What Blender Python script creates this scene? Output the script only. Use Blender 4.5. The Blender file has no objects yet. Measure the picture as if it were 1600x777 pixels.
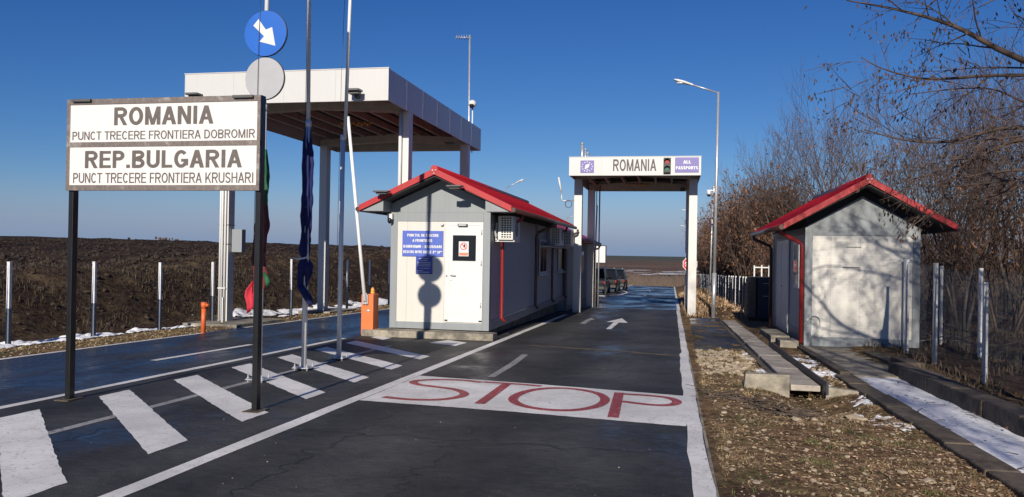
import bpy, math, random
from mathutils import Vector, Matrix, noise
R = math.radians
SL = 0.0203                      # fall of the road along +Y
col = bpy.context.scene.collection
sc = bpy.context.scene

# ------------------------------------------------------------------ camera
cd = bpy.data.cameras.new('camera'); cam = bpy.data.objects.new('camera', cd); col.objects.link(cam)
yaw, pitch, roll = R(11.47), R(0.33), R(0.97)
fw = Vector((-math.sin(yaw)*math.cos(pitch), math.cos(yaw)*math.cos(pitch), math.sin(pitch)))
r0 = Vector((math.cos(yaw), math.sin(yaw), 0)); u0 = r0.cross(fw)
cr = r0*math.cos(roll)+u0*math.sin(roll); cu = u0*math.cos(roll)-r0*math.sin(roll)
cam.matrix_world = Matrix(((cr.x, cu.x, -fw.x, 0), (cr.y, cu.y, -fw.y, 0), (cr.z, cu.z, -fw.z, 1.6), (0, 0, 0, 1)))
cd.sensor_width = 36; cd.lens = 36*1232/1600; cd.clip_start = 0.05; cd.clip_end = 9000
sc.camera = cam

# ------------------------------------------------------------------ sky, sun, exposure
SUN_EL = 23.3
w = bpy.data.worlds.new('World'); sc.world = w; w.use_nodes = True
nt = w.node_tree; bg = nt.nodes['Background']
sky = nt.nodes.new('ShaderNodeTexSky'); sky.sky_type = 'NISHITA'; sky.sun_disc = False
sky.sun_elevation = R(SUN_EL); sky.sun_rotation = R(180); sky.altitude = 150
sky.air_density = 1.0; sky.dust_density = 0.0; sky.ozone_density = 6.0; sky.altitude = 0
# deep winter blue: a camera-like per-channel response on the sky, and the dull haze band that lies on the horizon
sep = nt.nodes.new('ShaderNodeSeparateColor'); com = nt.nodes.new('ShaderNodeCombineColor'); nt.links.new(sky.outputs[0], sep.inputs[0])
for i, (k, g) in enumerate(((1.22, 1.63), (.79, 1.26), (.83, .966))):
    m1 = nt.nodes.new('ShaderNodeMath'); m1.operation = 'MULTIPLY'; m1.inputs[1].default_value = .085; nt.links.new(sep.outputs[i], m1.inputs[0])
    m2 = nt.nodes.new('ShaderNodeMath'); m2.operation = 'POWER'; m2.inputs[1].default_value = g; nt.links.new(m1.outputs[0], m2.inputs[0])
    m3 = nt.nodes.new('ShaderNodeMath'); m3.operation = 'MULTIPLY'; m3.inputs[1].default_value = k*10; nt.links.new(m2.outputs[0], m3.inputs[0]); nt.links.new(m3.outputs[0], com.inputs[i])
wtc = nt.nodes.new('ShaderNodeTexCoord'); wsx = nt.nodes.new('ShaderNodeSeparateXYZ'); nt.links.new(wtc.outputs['Generated'], wsx.inputs[0])
wmr = nt.nodes.new('ShaderNodeMapRange'); wmr.interpolation_type = 'SMOOTHSTEP'; wmr.inputs['From Min'].default_value = .085; wmr.inputs['From Max'].default_value = -.005; nt.links.new(wsx.outputs['Z'], wmr.inputs['Value'])
wmx = nt.nodes.new('ShaderNodeMix'); wmx.data_type = 'RGBA'; nt.links.new(wmr.outputs[0], wmx.inputs[0]); nt.links.new(com.outputs[0], wmx.inputs[6]); wmx.inputs[7].default_value = (2.1, 3.0, 4.55, 1)
nt.links.new(wmx.outputs[2], bg.inputs[0]); bg.inputs[1].default_value = 0.092
sd = bpy.data.lights.new('sun', 'SUN'); sd.energy = 5.0; sd.angle = R(0.5); sd.color = (1.0, 0.915, 0.795)
so = bpy.data.objects.new('sun', sd); col.objects.link(so); so.rotation_euler = (R(90-SUN_EL), 0, R(0.25)); so.location = (0, -20, 30)
sc.view_settings.view_transform = 'Standard'; sc.view_settings.look = 'None'
sc.view_settings.exposure = 0.12; sc.view_settings.gamma = 1
try: sc.cycles.use_denoising = True
except Exception: pass

# ------------------------------------------------------------------ materials
def nodes_of(m): return m.node_tree.nodes, m.node_tree.links
def mat(name, c, rough=.5, metal=0., var=.08, scale=6., bump=0., bscale=60., spec=.5, c2=None, cscale=1.5, edge=(.45, .6), coat=0., detail=6):
    """base colour with fine value noise, optional second colour in soft patches, optional bump"""
    m = bpy.data.materials.new(name); m.use_nodes = True
    n, l = nodes_of(m); b = n['Principled BSDF']
    b.inputs['Roughness'].default_value = rough; b.inputs['Metallic'].default_value = metal
    b.inputs['Specular IOR Level'].default_value = spec
    if coat: b.inputs['Coat Weight'].default_value = coat; b.inputs['Coat Roughness'].default_value = .08
    tc = n.new('ShaderNodeTexCoord')
    nz = n.new('ShaderNodeTexNoise'); nz.inputs['Scale'].default_value = scale; nz.inputs['Detail'].default_value = detail
    l.new(tc.outputs['Object'], nz.inputs['Vector'])
    mr = n.new('ShaderNodeMapRange'); mr.inputs['From Min'].default_value = .3; mr.inputs['From Max'].default_value = .7
    mr.inputs['To Min'].default_value = 1-var; mr.inputs['To Max'].default_value = 1+var
    l.new(nz.outputs['Fac'], mr.inputs['Value'])
    mx = n.new('ShaderNodeMix'); mx.data_type = 'RGBA'; mx.blend_type = 'MULTIPLY'; mx.inputs[0].default_value = 1
    mx.inputs[6].default_value = (*c, 1); l.new(mr.outputs[0], mx.inputs[7])
    if c2:
        n2 = n.new('ShaderNodeTexNoise'); n2.inputs['Scale'].default_value = cscale; n2.inputs['Detail'].default_value = 8; n2.inputs['Roughness'].default_value = .65
        l.new(tc.outputs['Object'], n2.inputs['Vector'])
        m2 = n.new('ShaderNodeMapRange'); m2.inputs['From Min'].default_value = edge[0]; m2.inputs['From Max'].default_value = edge[1]
        l.new(n2.outputs['Fac'], m2.inputs['Value'])
        mc = n.new('ShaderNodeMix'); mc.data_type = 'RGBA'; mc.inputs[6].default_value = (*c, 1); mc.inputs[7].default_value = (*c2, 1)
        l.new(m2.outputs[0], mc.inputs[0]); l.new(mc.outputs[2], mx.inputs[6])
    l.new(mx.outputs[2], b.inputs['Base Color'])
    if bump:
        nb = n.new('ShaderNodeTexNoise'); nb.inputs['Scale'].default_value = bscale; nb.inputs['Detail'].default_value = 6
        l.new(tc.outputs['Object'], nb.inputs['Vector'])
        bp = n.new('ShaderNodeBump'); bp.inputs['Strength'].default_value = bump; bp.inputs['Distance'].default_value = .02
        l.new(nb.outputs['Fac'], bp.inputs['Height']); l.new(bp.outputs[0], b.inputs['Normal'])
    return m

def asphalt(name, wet_bias, dry=(.040, .040, .041), wetc=(.013, .014, .017)):
    """damp asphalt: aggregate grain, long wet films with low roughness, drier streaks between"""
    m = bpy.data.materials.new(name); m.use_nodes = True
    n, l = nodes_of(m); b = n['Principled BSDF']; tc = n.new('ShaderNodeTexCoord')
    mp = n.new('ShaderNodeMapping'); mp.inputs['Scale'].default_value = (.42, .17, 1); l.new(tc.outputs['Object'], mp.inputs[0])
    wn = n.new('ShaderNodeTexNoise'); wn.inputs['Scale'].default_value = 1.4; wn.inputs['Detail'].default_value = 7; wn.inputs['Roughness'].default_value = .6
    l.new(mp.outputs[0], wn.inputs['Vector'])
    wm = n.new('ShaderNodeMapRange'); wm.inputs['From Min'].default_value = .60-wet_bias; wm.inputs['From Max'].default_value = .78-wet_bias
    wb = n.new('ShaderNodeTexNoise'); wb.inputs['Scale'].default_value = 9; wb.inputs['Detail'].default_value = 8; wb.inputs['Roughness'].default_value = .7
    mb = n.new('ShaderNodeMapping'); mb.inputs['Scale'].default_value = (.6, 2.2, 1); l.new(tc.outputs['Object'], mb.inputs[0]); l.new(mb.outputs[0], wb.inputs['Vector'])
    wa = n.new('ShaderNodeMath'); wa.operation = 'MULTIPLY_ADD'; wa.inputs[1].default_value = .38; l.new(wb.outputs['Fac'], wa.inputs[0]); wo = n.new('ShaderNodeMath'); wo.operation = 'SUBTRACT'; wo.inputs[1].default_value = .19; l.new(wn.outputs['Fac'], wo.inputs[0]); l.new(wo.outputs[0], wa.inputs[2])
    l.new(wa.outputs[0], wm.inputs['Value'])
    gr = n.new('ShaderNodeTexNoise'); gr.inputs['Scale'].default_value = 140; gr.inputs['Detail'].default_value = 3; l.new(tc.outputs['Object'], gr.inputs['Vector'])
    gm = n.new('ShaderNodeMapRange'); gm.inputs['From Min'].default_value = .3; gm.inputs['From Max'].default_value = .7; gm.inputs['To Min'].default_value = .45; gm.inputs['To Max'].default_value = 1.6
    l.new(gr.outputs['Fac'], gm.inputs['Value'])
    pn = n.new('ShaderNodeTexNoise'); pn.inputs['Scale'].default_value = .55; pn.inputs['Detail'].default_value = 9; pn.inputs['Roughness'].default_value = .7; l.new(tc.outputs['Object'], pn.inputs['Vector'])
    pm = n.new('ShaderNodeMapRange'); pm.inputs['From Min'].default_value = .35; pm.inputs['From Max'].default_value = .68; l.new(pn.outputs['Fac'], pm.inputs['Value'])
    pc = n.new('ShaderNodeMix'); pc.data_type = 'RGBA'; pc.inputs[6].default_value = (*[v*.62 for v in dry], 1); pc.inputs[7].default_value = (*[v*1.55 for v in dry], 1); l.new(pm.outputs[0], pc.inputs[0])
    c = n.new('ShaderNodeMix'); c.data_type = 'RGBA'; l.new(pc.outputs[2], c.inputs[6]); c.inputs[7].default_value = (*wetc, 1); l.new(wm.outputs[0], c.inputs[0])
    g = n.new('ShaderNodeMix'); g.data_type = 'RGBA'; g.blend_type = 'MULTIPLY'; g.inputs[0].default_value = 1; l.new(c.outputs[2], g.inputs[6]); l.new(gm.outputs[0], g.inputs[7])
    m3 = n.new('ShaderNodeMapping'); m3.inputs['Scale'].default_value = (3.2, 13, 1); l.new(tc.outputs['Object'], m3.inputs[0])
    s3 = n.new('ShaderNodeTexNoise'); s3.inputs['Scale'].default_value = 2.2; s3.inputs['Detail'].default_value = 10; s3.inputs['Roughness'].default_value = .75; l.new(m3.outputs[0], s3.inputs['Vector'])
    r3 = n.new('ShaderNodeMapRange'); r3.inputs['From Min'].default_value = .3; r3.inputs['From Max'].default_value = .7; r3.inputs['To Min'].default_value = .55; r3.inputs['To Max'].default_value = 1.5; l.new(s3.outputs['Fac'], r3.inputs['Value'])
    g3 = n.new('ShaderNodeMix'); g3.data_type = 'RGBA'; g3.blend_type = 'MULTIPLY'; g3.inputs[0].default_value = 1; l.new(g.outputs[2], g3.inputs[6]); l.new(r3.outputs[0], g3.inputs[7])
    sx_ = n.new('ShaderNodeSeparateXYZ'); l.new(tc.outputs['Object'], sx_.inputs[0])
    m4 = n.new('ShaderNodeMath'); m4.operation = 'MULTIPLY_ADD'; m4.inputs[1].default_value = math.pi/.8; m4.inputs[2].default_value = 1.65*math.pi/.8; l.new(sx_.outputs['X'], m4.inputs[0])
    c4 = n.new('ShaderNodeMath'); c4.operation = 'COSINE'; l.new(m4.outputs[0], c4.inputs[0])
    q4 = n.new('ShaderNodeMapRange'); q4.inputs['From Min'].default_value = -1; q4.inputs['To Min'].default_value = 1.22; q4.inputs['To Max'].default_value = .82; l.new(c4.outputs[0], q4.inputs['Value'])
    g4 = n.new('ShaderNodeMix'); g4.data_type = 'RGBA'; g4.blend_type = 'MULTIPLY'; g4.inputs[0].default_value = 1; l.new(g3.outputs[2], g4.inputs[6]); l.new(q4.outputs[0], g4.inputs[7])
    l.new(g4.outputs[2], b.inputs['Base Color'])
    rr = n.new('ShaderNodeMapRange'); rr.inputs['To Min'].default_value = .62; rr.inputs['To Max'].default_value = .2; l.new(wm.outputs[0], rr.inputs['Value'])
    l.new(rr.outputs[0], b.inputs['Roughness'])
    sp = n.new('ShaderNodeMapRange'); sp.inputs['To Min'].default_value = .14; sp.inputs['To Max'].default_value = .5; l.new(wm.outputs[0], sp.inputs['Value'])
    l.new(sp.outputs[0], b.inputs['Specular IOR Level'])
    bs = n.new('ShaderNodeMapRange'); bs.inputs['To Min'].default_value = .5; bs.inputs['To Max'].default_value = .12; l.new(wm.outputs[0], bs.inputs['Value'])
    bp = n.new('ShaderNodeBump'); bp.inputs['Distance'].default_value = .008; l.new(bs.outputs[0], bp.inputs['Strength']); l.new(gr.outputs['Fac'], bp.inputs['Height'])
    l.new(bp.outputs[0], b.inputs['Normal'])
    return m

def worn_paint(name, c, under=(.035, .035, .036), wear=.42, rough=.55):
    m = bpy.data.materials.new(name); m.use_nodes = True
    n, l = nodes_of(m); b = n['Principled BSDF']; tc = n.new('ShaderNodeTexCoord')
    a = n.new('ShaderNodeTexNoise'); a.inputs['Scale'].default_value = 22; a.inputs['Detail'].default_value = 9; a.inputs['Roughness'].default_value = .75; l.new(tc.outputs['Object'], a.inputs['Vector'])
    d = n.new('ShaderNodeMapRange'); d.inputs['From Min'].default_value = wear-.11; d.inputs['From Max'].default_value = wear+.03; l.new(a.outputs['Fac'], d.inputs['Value'])
    e = n.new('ShaderNodeTexNoise'); e.inputs['Scale'].default_value = 1.1; e.inputs['Detail'].default_value = 7; l.new(tc.outputs['Object'], e.inputs['Vector'])
    f = n.new('ShaderNodeMapRange'); f.inputs['From Min'].default_value = .3; f.inputs['From Max'].default_value = .7; f.inputs['To Min'].default_value = .72; f.inputs['To Max'].default_value = 1.08; l.new(e.outputs['Fac'], f.inputs['Value'])
    k = n.new('ShaderNodeMix'); k.data_type = 'RGBA'; k.inputs[6].default_value = (*under, 1); k.inputs[7].default_value = (*c, 1); l.new(d.outputs[0], k.inputs[0])
    g = n.new('ShaderNodeMix'); g.data_type = 'RGBA'; g.blend_type = 'MULTIPLY'; g.inputs[0].default_value = 1; l.new(k.outputs[2], g.inputs[6]); l.new(f.outputs[0], g.inputs[7])
    vo = n.new('ShaderNodeTexVoronoi'); vo.feature = 'DISTANCE_TO_EDGE'; vo.inputs['Scale'].default_value = 4.5
    dn = n.new('ShaderNodeMix'); dn.data_type = 'RGBA'; dn.inputs[0].default_value = .25; l.new(tc.outputs['Object'], dn.inputs[6]); l.new(a.outputs['Color'], dn.inputs[7]); l.new(dn.outputs[2], vo.inputs['Vector'])
    vm = n.new('ShaderNodeMapRange'); vm.inputs['From Min'].default_value = .004; vm.inputs['From Max'].default_value = .012; vm.inputs['To Min'].default_value = .38; l.new(vo.outputs['Distance'], vm.inputs['Value'])
    ck = n.new('ShaderNodeMath'); ck.operation = 'MAXIMUM'; l.new(vm.outputs[0], ck.inputs[0]); cm = n.new('ShaderNodeMapRange'); cm.inputs['From Min'].default_value = .5; cm.inputs['From Max'].default_value = .42; l.new(e.outputs['Fac'], cm.inputs['Value']); l.new(cm.outputs[0], ck.inputs[1])
    g2 = n.new('ShaderNodeMix'); g2.data_type = 'RGBA'; g2.blend_type = 'MULTIPLY'; g2.inputs[0].default_value = 1; l.new(g.outputs[2], g2.inputs[6]); l.new(ck.outputs[0], g2.inputs[7])
    l.new(g2.outputs[2], b.inputs['Base Color']); b.inputs['Roughness'].default_value = rough; b.inputs['Specular IOR Level'].default_value = .2
    bp = n.new('ShaderNodeBump'); bp.inputs['Strength'].default_value = .35; bp.inputs['Distance'].default_value = .006; l.new(a.outputs['Fac'], bp.inputs['Height']); l.new(bp.outputs[0], b.inputs['Normal'])
    return m

def streaky(name, c, grime, rough=.4, amount=.5, groove=0., metal=0.):
    """painted sheet metal with rain streaks and optional panel grooves along object Z"""
    m = bpy.data.materials.new(name); m.use_nodes = True
    n, l = nodes_of(m); b = n['Principled BSDF']; tc = n.new('ShaderNodeTexCoord')
    mp = n.new('ShaderNodeMapping'); mp.inputs['Scale'].default_value = (7, 7, .5); l.new(tc.outputs['Object'], mp.inputs[0])
    a = n.new('ShaderNodeTexNoise'); a.inputs['Scale'].default_value = 1.6; a.inputs['Detail'].default_value = 9; a.inputs['Roughness'].default_value = .7; l.new(mp.outputs[0], a.inputs['Vector'])
    d = n.new('ShaderNodeMapRange'); d.inputs['From Min'].default_value = .45; d.inputs['From Max'].default_value = .8; d.inputs['To Max'].default_value = amount; l.new(a.outputs['Fac'], d.inputs['Value'])
    k = n.new('ShaderNodeMix'); k.data_type = 'RGBA'; k.inputs[6].default_value = (*c, 1); k.inputs[7].default_value = (*grime, 1); l.new(d.outputs[0], k.inputs[0])
    l.new(k.outputs[2], b.inputs['Base Color']); b.inputs['Roughness'].default_value = rough; b.inputs['Metallic'].default_value = metal
    bn = n.new('ShaderNodeTexNoise'); bn.inputs['Scale'].default_value = 2.2; bn.inputs['Detail'].default_value = 2; l.new(tc.outputs['Object'], bn.inputs['Vector'])
    bp = n.new('ShaderNodeBump'); bp.inputs['Strength'].default_value = .12; bp.inputs['Distance'].default_value = .03; l.new(bn.outputs['Fac'], bp.inputs['Height'])
    if groove:
        wv = n.new('ShaderNodeTexWave'); wv.bands_direction = 'Z'; wv.inputs['Scale'].default_value = groove; l.new(tc.outputs['Object'], wv.inputs['Vector'])
        b2 = n.new('ShaderNodeBump'); b2.inputs['Strength'].default_value = .15; b2.inputs['Distance'].default_value = .004
        l.new(wv.outputs['Fac'], b2.inputs['Height']); l.new(bp.outputs[0], b2.inputs['Normal']); l.new(b2.outputs[0], b.inputs['Normal'])
    else: l.new(bp.outputs[0], b.inputs['Normal'])
    return m

def terrain_mat():
    m = bpy.data.materials.new('terrain_soil'); m.use_nodes = True
    n, l = nodes_of(m); b = n['Principled BSDF']; b.inputs['Roughness'].default_value = .95; b.inputs['Specular IOR Level'].default_value = .1
    tc = n.new('ShaderNodeTexCoord'); sx = n.new('ShaderNodeSeparateXYZ'); l.new(tc.outputs['Object'], sx.inputs[0])
    def nz(scale, det=8, ro=.6):
        t = n.new('ShaderNodeTexNoise'); t.inputs['Scale'].default_value = scale; t.inputs['Detail'].default_value = det; t.inputs['Roughness'].default_value = ro
        l.new(tc.outputs['Object'], t.inputs['Vector']); return t.outputs['Fac']
    def mr(v, a, c, to0=0., to1=1.):
        t = n.new('ShaderNodeMapRange'); t.inputs['From Min'].default_value = a; t.inputs['From Max'].default_value = c; t.inputs['To Min'].default_value = to0; t.inputs['To Max'].default_value = to1
        l.new(v, t.inputs['Value']); return t.outputs[0]
    def mixc(f, a, c):
        t = n.new('ShaderNodeMix'); t.data_type = 'RGBA'
        l.new(f, t.inputs[0])
        for i, v in ((6, a), (7, c)):
            if isinstance(v, tuple): t.inputs[i].default_value = (*v, 1)
            else: l.new(v, t.inputs[i])
        return t.outputs[2]
    def add(a, v, k):
        t = n.new('ShaderNodeMath'); t.operation = 'MULTIPLY_ADD'; l.new(v, t.inputs[0]); t.inputs[1].default_value = k; l.new(a, t.inputs[2]); return t.outputs[0]
    fine = nz(9, 10, .7); mid = nz(1.3, 8, .65); big = nz(.25)
    # near verge: straw, brown earth, a little green
    verge = mixc(mr(fine, .42, .62), (.095, .058, .032), (.34, .225, .12))
    verge = mixc(mr(mid, .50, .66), verge, mixc(mr(fine, .4, .62), (.06, .062, .022), (.15, .13, .055)))
    verge = mixc(mr(big, .52, .62), verge, mixc(mr(fine, .4, .6), (.05, .032, .022), (.12, .08, .05)))
    # plough land
    field = mixc(mr(fine, .40, .62), (.009, .006, .005), (.048, .031, .023))
    field = mixc(mr(big, .5, .72), field, (.07, .052, .032))
    # bank: dead weeds over earth
    bank = mixc(mr(fine, .4, .62), (.018, .011, .008), (.090, .060, .037))
    bank = mixc(mr(mid, .52, .68), bank, (.14, .10, .055))
    # wood floor: leaf litter
    wood = mixc(mr(fine, .38, .64), (.035, .023, .015), (.15, .095, .055))
    # far plain
    plain = mixc(mr(nz(.012, 6), .42, .6), (.115, .074, .055), (.17, .115, .08))
    plain = mixc(mr(sx.outputs['Y'], 700, 1500), plain, (.085, .090, .070))
    xx = add(sx.outputs['X'], mid, 1.6)
    c = mixc(mr(xx, -11.2, -10.3), bank, verge)
    c = mixc(mr(xx, -16.6, -15.2), field, c)
    c = mixc(mr(xx, 4.7, 5.6), c, wood)
    yy = add(sx.outputs['Y'], mid, 8.)
    c = mixc(mr(yy, 86, 100), c, plain)
    l.new(c, b.inputs['Base Color'])
    bp = n.new('ShaderNodeBump'); bp.inputs['Strength'].default_value = .8; bp.inputs['Distance'].default_value = .05; l.new(fine, bp.inputs['Height']); l.new(bp.outputs[0], b.inputs['Normal'])
    return m

M = dict(
 asph=asphalt('damp_asphalt', .06, dry=(.047, .046, .045)), asph_wet=asphalt('wet_asphalt', .21), asph_path=asphalt('path_asphalt', .17),
 paint=worn_paint('road_paint_white', (.80, .78, .75), wear=.40), paint_thin=worn_paint('road_paint_grey', (.36, .35, .34), wear=.45), paint_red=worn_paint('road_paint_red', (.36, .05, .055), wear=.45, under=(.52, .40, .38)),
 crack=mat('crack_tar', (.010, .010, .010), .5, var=.2), soil=terrain_mat(),
 conc=mat('concrete', (.31, .275, .215), .85, var=.2, scale=14, bump=.4, bscale=50, c2=(.15, .135, .11), cscale=2.2),
 conc_dark=mat('concrete_earthy_shaded', (.105, .082, .058), .85, var=.3, scale=12, bump=.5, bscale=40, c2=(.050, .038, .027), cscale=2.5),  # earthy dirt brown, taken darker for the shade on the right kerb
 conc_pale=mat('concrete_cover', (.40, .355, .30), .85, var=.15, scale=12, bump=.3, bscale=50, c2=(.25, .22, .19), cscale=1.6),
 snow=mat('snow', (.88, .89, .91), .7, var=.08, scale=3, bump=.5, bscale=18, c2=(.62, .63, .65), cscale=3, edge=(.55, .75)),
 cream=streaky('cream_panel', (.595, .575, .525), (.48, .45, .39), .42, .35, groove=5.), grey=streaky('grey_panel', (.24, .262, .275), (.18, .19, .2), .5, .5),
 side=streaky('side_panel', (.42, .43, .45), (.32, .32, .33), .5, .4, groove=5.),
 pvc=mat('white_plastic', (.645, .645, .635), .35, var=.03, scale=3), ac=mat('cream_plastic', (.70, .69, .655), .45, var=.05, scale=5),
 red=streaky('red_roof_metal', (.40, .010, .014), (.26, .014, .016), .45, .8), red_pipe=mat('red_gutter_metal', (.23, .018, .018), .35, var=.1),
 gutter=mat('brown_gutter_metal', (.06, .028, .025), .35, var=.15),
 white=streaky('white_steel', (.62, .61, .585), (.50, .485, .45), .45, .3), fascia=streaky('fascia_steel', (.54, .54, .53), (.47, .46, .44), .4, .35),
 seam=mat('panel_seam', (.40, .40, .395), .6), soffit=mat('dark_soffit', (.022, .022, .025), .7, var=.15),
 under=mat('roof_underside', (.46, .43, .375), .6, var=.15, scale=4), deck=mat('corrugated_deck', (.045, .042, .038), .6, var=.15, scale=4),
 galv=mat('galvanised_steel', (.50, .51, .53), .42, .55, var=.12, scale=9), galv_w=mat('pale_galvanised_post', (.66, .67, .68), .5, .1, var=.1, scale=8),
 alu=mat('aluminium_pole', (.72, .72, .72), .35, .12, var=.05, scale=4), lower_part=mat('blue_grey_lower_post', (.13, .15, .185), .5, .2, var=.12), wire=mat('fence_wire', (.16, .17, .18), .5, .4, var=.1),
 dark_wire=mat('dark_fence_wire', (.03, .045, .07), .5, .2, var=.1),
 black=mat('black_paint', (.012, .012, .013), .3, var=.2), sunlit_frame=mat('glare_tinted_frame', (.20, .165, .145), .4, .3, var=.2, scale=25, c2=(.38, .34, .31), cscale=7, edge=(.55, .7)),  # frame brown is sun glare on glossy black, put into the colour
 signw=mat('sign_white', (.67, .665, .65), .35, var=.03), ink=mat('sign_ink', (.115, .095, .085), .5, var=.15, scale=30), ink2=mat('fascia_ink', (.045, .038, .035), .5, var=.15, scale=30),
 blue=mat('traffic_blue', (.004, .105, .47), .4, var=.06, scale=3), discw=mat('grey_sheet', (.38, .38, .395), .45, .15, var=.06, scale=4), rim=mat('dark_rim', (.05, .05, .055), .4, .5, var=.1),
 arrow=mat('arrow_white', (.62, .62, .62), .4, var=.05),
 board=mat('board_blue', (.075, .125, .46), .4, var=.06), board2=mat('board_blue_dark', (.03, .06, .33), .4, var=.06), violet=mat('board_violet', (.125, .105, .34), .4, var=.06),
 flagb=mat('flag_blue', (.008, .013, .085), .85, var=.3, scale=12), flagr=mat('flag_red', (.42, .02, .04), .75, var=.25, scale=12), flagg=mat('flag_green', (.01, .09, .035), .75, var=.3, scale=12), flagm=mat('flag_maroon', (.12, .02, .02), .75, var=.3, scale=12), tie=mat('tie_white', (.6, .6, .6), .6),
 orange=mat('barrier_orange', (.70, .17, .045), .45, var=.08, scale=4), orange_pipe=mat('orange_pipe', (.60, .12, .03), .45, var=.08), amber=mat('amber_lens', (.75, .33, .05), .25, var=.2, scale=20), boomw=mat('boom_white', (.82, .82, .82), .35, var=.03),
 glass=mat('dark_glass', (.012, .014, .016), .06, var=.1), car_glass=mat('car_glass', (.008, .010, .016), .3, var=.1, spec=.06), lens=mat('clear_lens', (.55, .57, .58), .15, var=.05), lamp_grey=mat('lamp_grey', (.09, .09, .09), .45, var=.15), camw=mat('camera_white', (.66, .66, .65), .35, var=.05),
 redlens=mat('red_lens', (.30, .02, .015), .25, var=.1), greenlens=mat('green_lens', (.02, .12, .07), .25, var=.1), stopred=mat('stop_red', (.50, .02, .025), .4, var=.08), ink_red=mat('print_red', (.55, .05, .04), .5), orange_print=mat('print_orange', (.62, .2, .12), .5),
 car=mat('car_paint_dark', (.010, .013, .022), .3, .0, var=.05, spec=.2), car_g=mat('car_paint_grey', (.016, .016, .017), .3, 0., var=.05, spec=.2), car_s=mat('car_paint_silver', (.035, .035, .036), .3, 0., var=.05, spec=.2), tyre=mat('tyre_rubber', (.02, .02, .02), .8), plate=mat('plate_white', (.7, .7, .7), .4),
 bark=mat('bark', (.09, .066, .05), .9, var=.35, scale=10, bump=.5, bscale=30), twig=mat('twig_bark', (.075, .050, .038), .85, var=.3, scale=5), bark2=mat('bark_grey', (.10, .082, .068), .9, var=.35, scale=8, bump=.5, bscale=30),
 leaf=mat('dry_leaf', (.17, .084, .047), .8, var=.45, scale=3), litter=mat('litter_leaf', (.60, .44, .27), .85, var=.55, scale=9, c2=(.24, .125, .055), cscale=14, edge=(.47, .53)), grass=mat('dry_grass', (.34, .25, .125), .85, var=.5, scale=4, c2=(.12, .115, .042), cscale=.9, edge=(.50, .62)), pod=mat('dry_pod', (.055, .032, .020), .8, var=.4, scale=3), clod=mat('bank_clod', (.050, .033, .022), .95, var=.5, scale=7, bump=.5, bscale=25), clod_dark=mat('plough_clod', (.028, .018, .013), .95, var=.5, scale=4, bump=.5, bscale=18), grass_green=mat('green_grass', (.085, .11, .03), .85, var=.4, scale=4), stone=mat('pale_stone', (.34, .275, .195), .85, var=.3, scale=9, bump=.4, bscale=30),
 dark_steel=mat('dark_blue_steel', (.022, .03, .045), .5, .2, var=.2), wood=mat('grey_wood', (.17, .125, .085), .85, var=.3, scale=8, bump=.4, bscale=20), weed=mat('dead_weed', (.085, .062, .038), .9, var=.4, scale=3), reed=mat('scrub_far', (.13, .095, .075), .9, var=.3, scale=.6),
)

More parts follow.
